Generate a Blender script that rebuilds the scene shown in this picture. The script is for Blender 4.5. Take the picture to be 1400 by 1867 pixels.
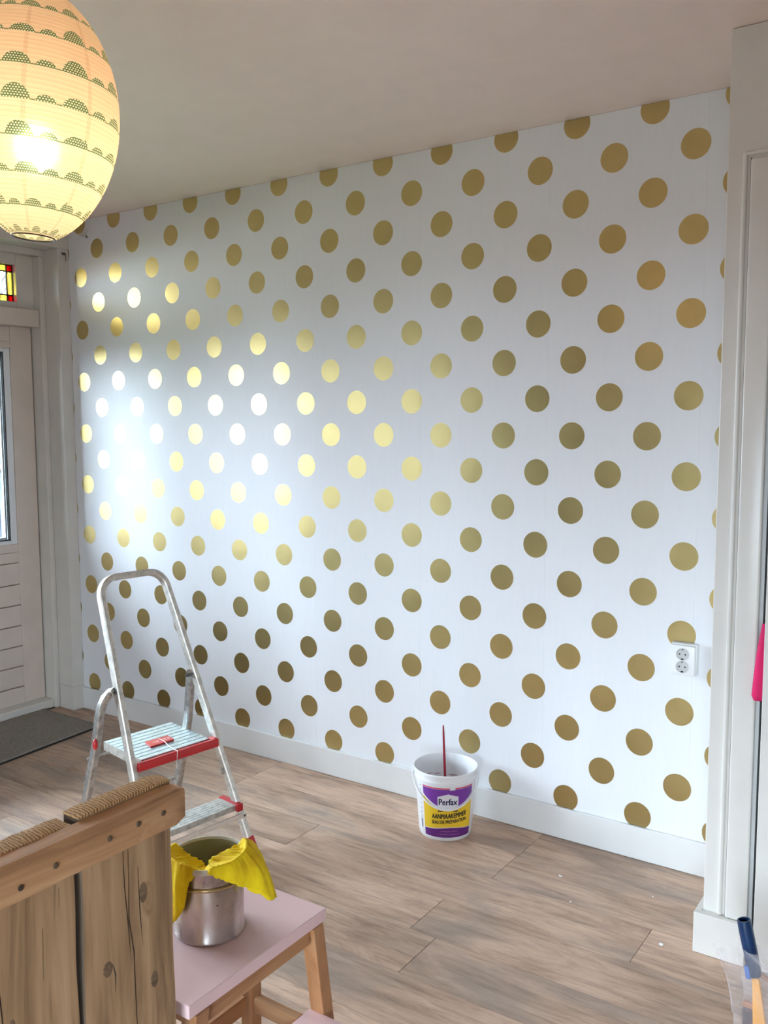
import bpy, bmesh, math, random
from mathutils import Vector, Matrix
random.seed(7)
for o in list(bpy.data.objects): bpy.data.objects.remove(o)
C = bpy.context.scene.collection
sc = bpy.context.scene
R = math.radians

# ------------------------------------------------------------------ camera
cam_d = bpy.data.cameras.new('camera')
cam_d.sensor_fit = 'HORIZONTAL'; cam_d.sensor_width = 36.0
cam_d.lens = 1637.63/1400*36.0
cam_d.clip_start = 0.02; cam_d.clip_end = 200
cam = bpy.data.objects.new('camera', cam_d); C.objects.link(cam)
_r = Vector((0.82541326, 0.5645206, -0.00307322)); _u = Vector((-0.05224983, 0.08181527, 0.99527696)); _b = Vector((0.56210578, -0.82135422, 0.09702751))
cam.matrix_world = Matrix(((_r.x, _u.x, _b.x, 4.0215769), (_r.y, _u.y, _b.y, -3.00176985), (_r.z, _u.z, _b.z, 1.52213343), (0, 0, 0, 1)))
sc.camera = cam

# ------------------------------------------------------------------ world and light
SKY = 74.0                                 # zenith strength
world = bpy.data.worlds.new('overcast_sky'); sc.world = world
world.use_nodes = True
wn = world.node_tree.nodes; wl = world.node_tree.links
wn.clear()
w_out = wn.new('ShaderNodeOutputWorld'); w_bg = wn.new('ShaderNodeBackground')
w_bg.inputs['Color'].default_value = (0.72, 0.85, 1.0, 1); w_bg.inputs['Strength'].default_value = 15.0
# standard overcast luminance: (1 + 2 sin h) / 3 of the zenith, everywhere around
w_tc = wn.new('ShaderNodeTexCoord'); w_sp = wn.new('ShaderNodeSeparateXYZ'); wl.new(w_tc.outputs['Generated'], w_sp.inputs[0])
w_m1 = wn.new('ShaderNodeMath'); w_m1.operation = 'MAXIMUM'; w_m1.inputs[1].default_value = 0.0; wl.new(w_sp.outputs[2], w_m1.inputs[0])
w_m2 = wn.new('ShaderNodeMath'); w_m2.operation = 'MULTIPLY_ADD'; w_m2.inputs[1].default_value = 2.0*SKY/3; w_m2.inputs[2].default_value = SKY/3
wl.new(w_m1.outputs[0], w_m2.inputs[0]); wl.new(w_m2.outputs[0], w_bg.inputs['Strength'])
wl.new(w_bg.outputs[0], w_out.inputs[0])

def portal(name, loc, rot, sx, sy):
    l = bpy.data.lights.new(name, 'AREA'); l.shape = 'RECTANGLE'; l.size = sx; l.size_y = sy
    l.cycles.is_portal = True
    o = bpy.data.objects.new(name, l); C.objects.link(o); o.location = loc; o.rotation_euler = rot
    return o
# openings of the left wall: door + transom, two tall windows + transoms; unseen rear window added behind the camera as fill
portal('daylight_portal', (-0.30, -1.60, 1.36), (0, R(-90), 0), 2.2, 3.1)
portal('daylight_portal_rear', (4.03, -5.05, 0.78), (R(90), 0, 0), 2.1, 1.5)

sc.view_settings.view_transform = 'Standard'
sc.view_settings.look = 'None'
sc.view_settings.exposure = 0.0
sc.view_settings.gamma = 1.0
sc.view_settings.use_curve_mapping = False
sc.cycles.use_denoising = True
sc.cycles.max_bounces = 12
sc.cycles.diffuse_bounces = 6
sc.cycles.glossy_bounces = 5
sc.cycles.transparent_max_bounces = 16
sc.cycles.sample_clamp_indirect = 8.0
sc.cycles.caustics_reflective = False
sc.cycles.caustics_refractive = False

# ------------------------------------------------------------------ materials
def new_mat(name):
    m = bpy.data.materials.new(name); m.use_nodes = True
    return m, m.node_tree.nodes, m.node_tree.links, m.node_tree.nodes['Principled BSDF']
def N(nodes, typ, **kw):
    n = nodes.new(typ)
    for k, v in kw.items(): setattr(n, k, v)
    return n
def math_n(nodes, links, op, a, b=None, clamp=False):
    n = nodes.new('ShaderNodeMath'); n.operation = op; n.use_clamp = clamp
    for i, v in enumerate((a, b)):
        if v is None: continue
        if isinstance(v, (int, float)): n.inputs[i].default_value = v
        else: links.new(v, n.inputs[i])
    return n.outputs[0]
def mixc(nodes, links, fac, a, b, blend='MIX'):
    n = nodes.new('ShaderNodeMix'); n.data_type = 'RGBA'; n.blend_type = blend
    for idx, v in ((0, fac), (6, a), (7, b)):
        if isinstance(v, (int, float)): n.inputs[idx].default_value = v
        elif isinstance(v, tuple): n.inputs[idx].default_value = v if len(v) == 4 else (*v, 1)
        else: links.new(v, n.inputs[idx])
    return n.outputs[2]
def noise(nodes, links, vec, scale, detail=4, rough=0.55, sxyz=(1, 1, 1), dist=0.0):
    mp = nodes.new('ShaderNodeMapping'); mp.inputs['Scale'].default_value = sxyz
    links.new(vec, mp.inputs['Vector'])
    n = nodes.new('ShaderNodeTexNoise'); n.inputs['Scale'].default_value = scale; n.inputs['Detail'].default_value = detail
    n.inputs['Roughness'].default_value = rough; n.inputs['Distortion'].default_value = dist
    links.new(mp.outputs[0], n.inputs['Vector'])
    return n.outputs['Fac']
def ramp(nodes, links, fac, stops):
    n = nodes.new('ShaderNodeValToRGB'); cr = n.color_ramp
    while len(cr.elements) < len(stops): cr.elements.new(0.5)
    for e, (p, c) in zip(cr.elements, stops): e.position = p; e.color = (*c, 1)
    links.new(fac, n.inputs[0]); return n.outputs[0]
def bump(nodes, links, h, strength=0.2, dist=0.002):
    n = nodes.new('ShaderNodeBump'); n.inputs['Strength'].default_value = strength; n.inputs['Distance'].default_value = dist
    links.new(h, n.inputs['Height']); return n.outputs[0]

def paint(name, col, rough=0.4, var=0.04, metallic=0.0, bumpy=0.05, scale=9, coat=0.0, spec=0.5):
    m, n, l, p = new_mat(name)
    tc = N(n, 'ShaderNodeTexCoord').outputs['Object']
    f = noise(n, l, tc, scale, 5)
    d = tuple(max(0, c*(1-var*2.5)) for c in col)
    l.new(ramp(n, l, f, [(0.3, d), (0.65, col)]), p.inputs['Base Color'])
    p.inputs['Roughness'].default_value = rough; p.inputs['Metallic'].default_value = metallic
    p.inputs['Coat Weight'].default_value = coat; p.inputs['Coat Roughness'].default_value = 0.12
    p.inputs['Specular IOR Level'].default_value = spec
    if bumpy:
        l.new(bump(n, l, noise(n, l, tc, scale*14, 3), bumpy, 0.001), p.inputs['Normal'])
    return m

M = {}
M['ceiling'] = paint('ceiling_paint', (0.89, 0.745, 0.68), 0.6, 0.015, bumpy=0.12)
M['white_gloss'] = paint('white_gloss_paint', (0.66, 0.63, 0.58), 0.22, 0.02, bumpy=0.04)
M['white_satin'] = paint('white_satin_paint', (0.74, 0.73, 0.71), 0.34, 0.015, bumpy=0.04)
M['cream'] = paint('cream_satin_paint', (0.66, 0.57, 0.50), 0.38, 0.03, bumpy=0.05)
M['closet_white'] = paint('closet_white_paint', (0.72, 0.69, 0.64), 0.3, 0.02, bumpy=0.05)
M['wall_plain'] = paint('plain_wall_paint', (0.17, 0.12, 0.09), 0.7, 0.03, bumpy=0.15)
M['dark_gap'] = paint('dark_joint_and_painted_shade', (0.03, 0.026, 0.022), 0.7, 0.0)  # floor joints; also painted shade in the casing groove and closet
M['seal'] = paint('black_rubber_seal', (0.02, 0.02, 0.022), 0.5, 0.0)
M['upvc'] = paint('white_glazing_bead', (0.78, 0.80, 0.82), 0.25, 0.01)
M['lead'] = paint('dark_lead_came', (0.03, 0.028, 0.026), 0.45, 0.05, metallic=0.6)
M['plastic_white'] = paint('white_plastic', (0.82, 0.82, 0.82), 0.28, 0.01, bumpy=0.0)
M['socket_insert'] = paint('grey_plastic_insert', (0.55, 0.55, 0.54), 0.35, 0.02, bumpy=0.0)
M['black'] = paint('black_plastic', (0.012, 0.012, 0.014), 0.4, 0.0, bumpy=0)
M['red'] = paint('red_plastic', (0.55, 0.02, 0.025), 0.32, 0.06, bumpy=0.03)
M['stick_red'] = paint('red_stick_paint', (0.35, 0.012, 0.03), 0.35, 0.05)
M['pink_stool'] = paint('pale_pink_paint', (0.80, 0.56, 0.55), 0.42, 0.02, bumpy=0.06)
M['fuchsia'] = paint('fuchsia_fabric', (0.75, 0.01, 0.13), 0.75, 0.08, bumpy=0.2)
M['navy'] = paint('navy_handle_plastic', (0.006, 0.035, 0.11), 0.3, 0.15)
M['blue'] = paint('bright_blue_plastic', (0.03, 0.16, 0.55), 0.35, 0.05)
M['orange'] = paint('orange_handle', (0.95, 0.42, 0.03), 0.45, 0.05)
M['tan'] = paint('tan_leather_wood', (0.45, 0.20, 0.10), 0.5, 0.1)
M['mauve_bristle'] = paint('dark_mauve_bristle', (0.12, 0.06, 0.065), 0.8, 0.3, bumpy=0.6, scale=30)
M['paper'] = paint('white_paper_scrap', (0.85, 0.85, 0.83), 0.6, 0.0)
M['gunmetal'] = paint('dark_steel', (0.16, 0.16, 0.16), 0.4, 0.1, metallic=0.9)
M['tag_white'] = paint('white_print', (0.85, 0.75, 0.75), 0.5, 0.0, bumpy=0)

def wallpaper_mat():
    m, n, l, p = new_mat('white_wallpaper_with_gold_foil_dots')
    pos = N(n, 'ShaderNodeNewGeometry').outputs['Position']
    sep = N(n, 'ShaderNodeSeparateXYZ'); l.new(pos, sep.inputs[0])
    X, Z = sep.outputs[0], sep.outputs[2]
    A = lambda op, a, b=None: math_n(n, l, op, a, b)
    xs = A('DIVIDE', A('SUBTRACT', X, 0.09), 0.13409)
    i = A('ROUND', xs); fx = A('MULTIPLY', A('SUBTRACT', xs, i), 0.13409)
    par = A('FLOORED_MODULO', i, 2.0)
    zs = A('ADD', A('DIVIDE', A('SUBTRACT', Z, 1.48), 0.265), A('MULTIPLY', par, 0.5))
    fz = A('MULTIPLY', A('SUBTRACT', zs, A('ROUND', zs)), 0.265)
    d = A('SQRT', A('ADD', A('MULTIPLY', fx, fx), A('MULTIPLY', fz, fz)))
    dot = A('LESS_THAN', d, 0.0478)
    gold = mixc(n, l, noise(n, l, pos, 14, 4), (0.56, 0.43, 0.175), (0.65, 0.52, 0.24))
    white = mixc(n, l, noise(n, l, pos, 60, 3, sxyz=(1, 1, 0.15)), (0.76, 0.765, 0.79), (0.80, 0.805, 0.82))
    l.new(mixc(n, l, dot, white, gold), p.inputs['Base Color'])
    l.new(dot, p.inputs['Metallic'])
    rg = A('ADD', A('MULTIPLY', noise(n, l, pos, 9, 3), 0.12), 0.28)
    mr = N(n, 'ShaderNodeMix'); mr.data_type = 'FLOAT'
    l.new(dot, mr.inputs[0]); mr.inputs[2].default_value = 0.46; l.new(rg, mr.inputs[3]); l.new(mr.outputs[0], p.inputs['Roughness'])
    # hanging wrinkles: fine vertical creases plus broad unevenness, stronger in the foil
    w1 = noise(n, l, pos, 26, 3, 0.6, (1, 1, 0.06)); w2 = noise(n, l, pos, 5, 3, 0.5, (1, 1, 0.7)); w3 = noise(n, l, pos, 160, 2, 0.6, (1, 1, 0.5))
    h = A('ADD', A('ADD', A('MULTIPLY', w1, 0.5), A('MULTIPLY', w2, 1.4)), A('MULTIPLY', A('MULTIPLY', w3, dot), 0.03))
    l.new(bump(n, l, h, 0.22, 0.0016), p.inputs['Normal'])
    p.inputs['Specular IOR Level'].default_value = 0.42
    return m
M['wallpaper'] = wallpaper_mat()

def floor_mat():
    m, n, l, p = new_mat('greyed_oak_laminate')
    tc = N(n, 'ShaderNodeTexCoord').outputs['Object']; oi = N(n, 'ShaderNodeObjectInfo')
    off = N(n, 'ShaderNodeVectorMath'); off.operation = 'SCALE'
    cmb = N(n, 'ShaderNodeCombineXYZ'); l.new(oi.outputs['Random'], cmb.inputs[0]); l.new(oi.outputs['Random'], cmb.inputs[1]); l.new(oi.outputs['Random'], cmb.inputs[2])
    l.new(cmb.outputs[0], off.inputs[0]); off.inputs['Scale'].default_value = 37.0
    ad = N(n, 'ShaderNodeVectorMath'); ad.operation = 'ADD'; l.new(tc, ad.inputs[0]); l.new(off.outputs[0], ad.inputs[1]); v = ad.outputs[0]
    g1 = noise(n, l, v, 5.0, 9, 0.70, (0.42, 1.7, 1), 0.7)
    g2 = noise(n, l, v, 22, 8, 0.72, (0.20, 2.6, 1), 0.5)
    g3 = noise(n, l, v, 2.2, 5, 0.6, (0.6, 1.6, 1), 0.5)
    base = ramp(n, l, g1, [(0.28, (0.20, 0.125, 0.09)), (0.42, (0.37, 0.248, 0.175)), (0.56, (0.49, 0.338, 0.245)), (0.72, (0.58, 0.42, 0.31))])
    fine = ramp(n, l, g2, [(0.33, (0.50, 0.46, 0.43)), (0.5, (1, 1, 1)), (0.7, (1.14, 1.12, 1.10))])
    c = mixc(n, l, 0.75, base, fine, 'MULTIPLY')
    grey = ramp(n, l, g3, [(0.47, (0, 0, 0)), (0.64, (1, 1, 1))])
    gs = N(n, 'ShaderNodeSeparateColor'); l.new(grey, gs.inputs[0])
    c = mixc(n, l, math_n(n, l, 'MULTIPLY', gs.outputs[0], 0.55), c, (0.21, 0.18, 0.16))
    # dark cracks and knots
    ck = noise(n, l, v, 7, 8, 0.7, (0.22, 3.2, 1), 1.2)
    cr = ramp(n, l, ck, [(0.27, (1, 1, 1)), (0.335, (0, 0, 0))])
    cs = N(n, 'ShaderNodeSeparateColor'); l.new(cr, cs.inputs[0])
    c = mixc(n, l, math_n(n, l, 'MULTIPLY', cs.outputs[0], 0.7), c, (0.085, 0.06, 0.045))
    vo = N(n, 'ShaderNodeTexVoronoi'); vo.inputs['Scale'].default_value = 2.1
    mp = N(n, 'ShaderNodeMapping'); mp.inputs['Scale'].default_value = (0.8, 1.7, 1); l.new(v, mp.inputs['Vector']); l.new(mp.outputs[0], vo.inputs['Vector'])
    kn = ramp(n, l, vo.outputs['Distance'], [(0.02, (1, 1, 1)), (0.085, (0, 0, 0))])
    ks = N(n, 'ShaderNodeSeparateColor'); l.new(kn, ks.inputs[0])
    c = mixc(n, l, math_n(n, l, 'MULTIPLY', ks.outputs[0], 0.5), c, (0.12, 0.085, 0.065))
    hv = N(n, 'ShaderNodeHueSaturation'); l.new(c, hv.inputs['Color'])
    l.new(math_n(n, l, 'ADD', math_n(n, l, 'MULTIPLY', oi.outputs['Random'], 0.24), 1.02), hv.inputs['Value'])
    l.new(hv.outputs[0], p.inputs['Base Color'])
    l.new(math_n(n, l, 'ADD', math_n(n, l, 'MULTIPLY', g2, 0.2), 0.32), p.inputs['Roughness'])
    l.new(bump(n, l, g2, 0.25, 0.0012), p.inputs['Normal'])
    p.inputs['Specular IOR Level'].default_value = 0.3
    return m
M['laminate'] = floor_mat()

def wood_mat(name, c0, c1, c2, axis=2, rough=0.6, knots=True, scale=1.0, crack=0.0, cb=0.35):
    """grain runs along the given object axis"""
    m, n, l, p = new_mat(name)
    tc = N(n, 'ShaderNodeTexCoord').outputs['Object']; oi = N(n, 'ShaderNodeObjectInfo')
    off = N(n, 'ShaderNodeVectorMath'); off.operation = 'ADD'
    cmb = N(n, 'ShaderNodeCombineXYZ'); r13 = math_n(n, l, 'MULTIPLY', oi.outputs['Random'], 13.0)
    for k in range(3): l.new(r13, cmb.inputs[k])
    l.new(tc, off.inputs[0]); l.new(cmb.outputs[0], off.inputs[1]); v = off.outputs[0]
    s = [1.0, 1.0, 1.0]; s[axis] = 0.08
    vo = N(n, 'ShaderNodeTexVoronoi'); vo.inputs['Scale'].default_value = 6.5*scale
    sk = [1.0, 1.0, 1.0]; sk[axis] = 0.55
    mp = N(n, 'ShaderNodeMapping'); mp.inputs['Scale'].default_value = sk; l.new(v, mp.inputs['Vector']); l.new(mp.outputs[0], vo.inputs['Vector'])
    kd = vo.outputs['Distance']
    bend = math_n(n, l, 'MULTIPLY', math_n(n, l, 'SUBTRACT', 1.0, math_n(n, l, 'MULTIPLY', kd, 5.0, True), True), 0.05)
    av = N(n, 'ShaderNodeVectorMath'); av.operation = 'ADD'; cb2 = N(n, 'ShaderNodeCombineXYZ')
    for k in range(3):
        if k != axis: l.new(bend, cb2.inputs[k])
    l.new(v, av.inputs[0]); l.new(cb2.outputs[0], av.inputs[1])
    g = noise(n, l, av.outputs[0], 26*scale, 6, 0.6, tuple(s), 0.6)
    g2 = noise(n, l, v, 4*scale, 4, 0.5, (1, 1, 1))
    c = ramp(n, l, g, [(0.3, c0), (0.5, c1), (0.7, c2)])
    c = mixc(n, l, cb, c, ramp(n, l, g2, [(0.35, (0.62, 0.56, 0.5)), (0.65, (1.05, 1.02, 1.0))]), 'MULTIPLY')
    if crack:
        s2 = [3.0, 3.0, 3.0]; s2[axis] = 0.13
        ck = noise(n, l, av.outputs[0], 9*scale, 3, 0.5, tuple(s2), 0.7)
        cr = ramp(n, l, ck, [(0.27, (1, 1, 1)), (0.32, (0, 0, 0))]); cs = N(n, 'ShaderNodeSeparateColor'); l.new(cr, cs.inputs[0])
        c = mixc(n, l, math_n(n, l, 'MULTIPLY', cs.outputs[0], crack), c, (0.05, 0.03, 0.02))
    if knots:
        kn = ramp(n, l, kd, [(0.03, (1, 1, 1)), (0.14, (0, 0, 0))]); ks = N(n, 'ShaderNodeSeparateColor'); l.new(kn, ks.inputs[0])
        c = mixc(n, l, math_n(n, l, 'MULTIPLY', ks.outputs[0], 0.65), c, tuple(q*0.4 for q in c0))
    l.new(c, p.inputs['Base Color']); p.inputs['Roughness'].default_value = rough
    l.new(bump(n, l, g, 0.4, 0.0012), p.inputs['Normal'])
    return m
M['plank_wood'] = wood_mat('weathered_scaffold_plank', (0.21, 0.12, 0.06), (0.44, 0.275, 0.145), (0.58, 0.39, 0.225), 2, crack=0.9, knots=False)
M['rail_wood'] = wood_mat('sawn_rail_wood', (0.33, 0.165, 0.075), (0.55, 0.30, 0.145), (0.70, 0.43, 0.235), 1, knots=False)
M['knot_wood'] = wood_mat('dark_knot_wood', (0.05, 0.035, 0.02), (0.11, 0.075, 0.045), (0.15, 0.10, 0.06), 2, knots=False)
M['knot'] = wood_mat('grey_brown_knot', (0.10, 0.062, 0.034), (0.19, 0.12, 0.066), (0.25, 0.165, 0.095), 1, knots=False, scale=3.0)
M['stool_wood'] = wood_mat('stained_beech', (0.30, 0.13, 0.05), (0.42, 0.20, 0.085), (0.50, 0.27, 0.13), 2, 0.42, knots=False, scale=1.3, cb=0.2)
M['stool_wood_x'] = wood_mat('stained_beech_crosswise', (0.30, 0.13, 0.05), (0.42, 0.20, 0.085), (0.50, 0.27, 0.13), 1, 0.42, knots=False, scale=1.3, cb=0.2)
M['stool_wood_d'] = wood_mat('stained_beech_lengthwise', (0.34, 0.16, 0.07), (0.46, 0.25, 0.12), (0.54, 0.33, 0.18), 0, 0.42, knots=False, scale=1.3, cb=0.2)
M['fence_wood'] = wood_mat('greyed_fence_wood', (0.10, 0.10, 0.11), (0.16, 0.16, 0.18), (0.24, 0.24, 0.27), 2)

def endgrain_mat():
    m, n, l, p = new_mat('rough_end_grain')
    tc = N(n, 'ShaderNodeTexCoord').outputs['Object']
    w = N(n, 'ShaderNodeTexWave'); w.wave_type = 'RINGS'; w.inputs['Scale'].default_value = 58; w.inputs['Distortion'].default_value = 3.2; w.inputs['Detail'].default_value = 2; w.inputs['Detail Scale'].default_value = 2.0
    mp = N(n, 'ShaderNodeMapping'); mp.inputs['Location'].default_value = (0.06, 0.02, 0); mp.inputs['Scale'].default_value = (1, 1, 0); l.new(tc, mp.inputs['Vector']); l.new(mp.outputs[0], w.inputs['Vector'])
    l.new(ramp(n, l, w.outputs['Fac'], [(0.1, (0.33, 0.17, 0.065)), (0.5, (0.52, 0.30, 0.125)), (0.9, (0.66, 0.42, 0.19))]), p.inputs['Base Color'])
    p.inputs['Roughness'].default_value = 0.85
    l.new(bump(n, l, w.outputs['Fac'], 0.5, 0.0015), p.inputs['Normal'])
    return m
M['endgrain'] = endgrain_mat()

def alu_mat(name, base, rough, stain=0.35, aniso=(1, 1, 0.1)):
    m, n, l, p = new_mat(name)
    tc = N(n, 'ShaderNodeTexCoord').outputs['Object']
    f = noise(n, l, tc, 45, 6, 0.65); f2 = noise(n, l, tc, 9, 4)
    dark = tuple(c*(1-stain) for c in base)
    c = ramp(n, l, f, [(0.36, dark), (0.58, base)])
    l.new(c, p.inputs['Base Color']); p.inputs['Metallic'].default_value = 0.85
    l.new(math_n(n, l, 'ADD', math_n(n, l, 'MULTIPLY', f2, 0.25), rough-0.1), p.inputs['Roughness'])
    l.new(bump(n, l, f, 0.12, 0.001), p.inputs['Normal'])
    return m
M['alu'] = alu_mat('scuffed_aluminium', (0.72, 0.68, 0.62), 0.46, 0.28)
M['alu_rear'] = alu_mat('dull_aluminium', (0.50, 0.48, 0.45), 0.36, 0.45)
M['alu_plate'] = alu_mat('pale_ribbed_aluminium', (0.74, 0.86, 0.88), 0.42, 0.18)
M['alu_worn'] = alu_mat('worn_grey_tread', (0.66, 0.65, 0.60), 0.6, 0.35)
M['alu_white'] = alu_mat('bright_aluminium_edge', (0.92, 0.87, 0.80), 0.5, 0.08)

def tin_mat():
    m, n, l, p = new_mat('scuffed_tinplate')
    tc = N(n, 'ShaderNodeTexCoord').outputs['Object']
    f = noise(n, l, tc, 18, 6, 0.6, (1, 1, 0.6)); sp = noise(n, l, tc, 70, 3, 0.5)
    c = ramp(n, l, f, [(0.3, (0.40, 0.34, 0.31)), (0.6, (0.62, 0.55, 0.52)), (0.8, (0.70, 0.63, 0.60))])
    s = ramp(n, l, sp, [(0.71, (0, 0, 0)), (0.75, (1, 1, 1))]); ss = N(n, 'ShaderNodeSeparateColor'); l.new(s, ss.inputs[0])
    c = mixc(n, l, ss.outputs[0], c, (0.10, 0.06, 0.05)); l.new(c, p.inputs['Base Color'])
    p.inputs['Metallic'].default_value = 0.9
    l.new(math_n(n, l, 'ADD', math_n(n, l, 'MULTIPLY', f, 0.35), 0.13), p.inputs['Roughness'])
    l.new(bump(n, l, f, 0.1, 0.001), p.inputs['Normal'])
    return m
M['tin'] = tin_mat()
M['tin_inner'] = paint('cream_lacquer_inside_can', (0.50, 0.48, 0.27), 0.4, 0.12)
M['tin_rim'] = paint('cream_rim', (0.78, 0.75, 0.62), 0.3, 0.08)
M['tin_brass'] = paint('golden_lacquer_bead', (0.68, 0.52, 0.27), 0.25, 0.1, metallic=0.85)

def cloth_mat():
    m, n, l, p = new_mat('yellow_cleaning_cloth')
    tc = N(n, 'ShaderNodeTexCoord').outputs['Object']
    f = noise(n, l, tc, 30, 5); f2 = noise(n, l, tc, 900, 2)
    l.new(ramp(n, l, f, [(0.3, (0.86, 0.56, 0.0)), (0.6, (0.98, 0.74, 0.003))]), p.inputs['Base Color'])
    p.inputs['Roughness'].default_value = 0.85; p.inputs['Sheen Weight'].default_value = 0.0
    p.inputs['Subsurface Weight'].default_value = 0.0
    l.new(bump(n, l, math_n(n, l, 'ADD', f2, math_n(n, l, 'MULTIPLY', f, 2.0)), 0.4, 0.0016), p.inputs['Normal'])
    return m
M['cloth'] = cloth_mat()

def mat_mat():
    m, n, l, p = new_mat('grey_brown_woven_mat')
    tc = N(n, 'ShaderNodeTexCoord').outputs['Object']
    w = N(n, 'ShaderNodeTexVoronoi'); w.inputs['Scale'].default_value = 160; l.new(tc, w.inputs['Vector'])
    f = noise(n, l, tc, 7, 4)
    c = mixc(n, l, f, (0.27, 0.235, 0.20), (0.35, 0.31, 0.265))
    c = mixc(n, l, 0.7, c, ramp(n, l, w.outputs['Distance'], [(0.0, (1.3, 1.3, 1.3)), (0.7, (0.55, 0.55, 0.55))]), 'MULTIPLY')
    l.new(c, p.inputs['Base Color']); p.inputs['Roughness'].default_value = 0.95
    l.new(bump(n, l, w.outputs['Distance'], 0.8, 0.003), p.inputs['Normal'])
    return m
M['mat'] = mat_mat()

def glass_mat(name, tint=(1, 1, 1), gloss=True):
    m = bpy.data.materials.new(name); m.use_nodes = True; n = m.node_tree.nodes; l = m.node_tree.links; n.clear()
    o = n.new('ShaderNodeOutputMaterial'); t = n.new('ShaderNodeBsdfTransparent'); t.inputs[0].default_value = (*tint, 1)
    g = n.new('ShaderNodeBsdfGlossy'); g.inputs['Roughness'].default_value = 0.03
    fr = n.new('ShaderNodeFresnel'); fr.inputs[0].default_value = 1.3
    mx = n.new('ShaderNodeMixShader'); l.new(fr.outputs[0], mx.inputs[0]); l.new(t.outputs[0], mx.inputs[1]); l.new(g.outputs[0], mx.inputs[2])
    l.new(mx.outputs[0], o.inputs[0]); return m
M['glass'] = glass_mat('clear_window_glass', (0.96, 0.98, 0.98))
M['glass_yellow'] = glass_mat('yellow_stained_glass', (0.92, 0.78, 0.28))
M['glass_red'] = glass_mat('red_stained_glass', (0.60, 0.01, 0.015))
def film_mat():
    m = bpy.data.materials.new('clear_crinkled_film'); m.use_nodes = True; n = m.node_tree.nodes; l = m.node_tree.links; n.clear()
    o = n.new('ShaderNodeOutputMaterial'); t = n.new('ShaderNodeBsdfTransparent'); t.inputs[0].default_value = (0.97, 0.95, 0.95, 1)
    g = n.new('ShaderNodeBsdfPrincipled'); g.inputs['Base Color'].default_value = (0.8, 0.76, 0.76, 1); g.inputs['Roughness'].default_value = 0.12
    tc = N(n, 'ShaderNodeTexCoord').outputs['Object']
    l.new(bump(n, l, noise(n, l, tc, 30, 4), 0.8, 0.01), g.inputs['Normal'])
    fr = n.new('ShaderNodeLayerWeight'); fr.inputs[0].default_value = 0.35
    mx = n.new('ShaderNodeMixShader')
    l.new(math_n(n, l, 'ADD', math_n(n, l, 'MULTIPLY', fr.outputs['Facing'], 0.5), 0.14, True), mx.inputs[0])
    l.new(t.outputs[0], mx.inputs[1]); l.new(g.outputs[0], mx.inputs[2]); l.new(mx.outputs[0], o.inputs[0]); return m
M['film'] = film_mat()

def emit(name, col, s):
    m = bpy.data.materials.new(name); m.use_nodes = True; n = m.node_tree.nodes; l = m.node_tree.links; n.clear()
    o = n.new('ShaderNodeOutputMaterial'); e = n.new('ShaderNodeEmission'); e.inputs[0].default_value = (*col, 1); e.inputs[1].default_value = s
    l.new(e.outputs[0], o.inputs[0]); return m
M['bulb'] = emit('glowing_bulb', (1.0, 0.74, 0.45), 52)

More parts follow.
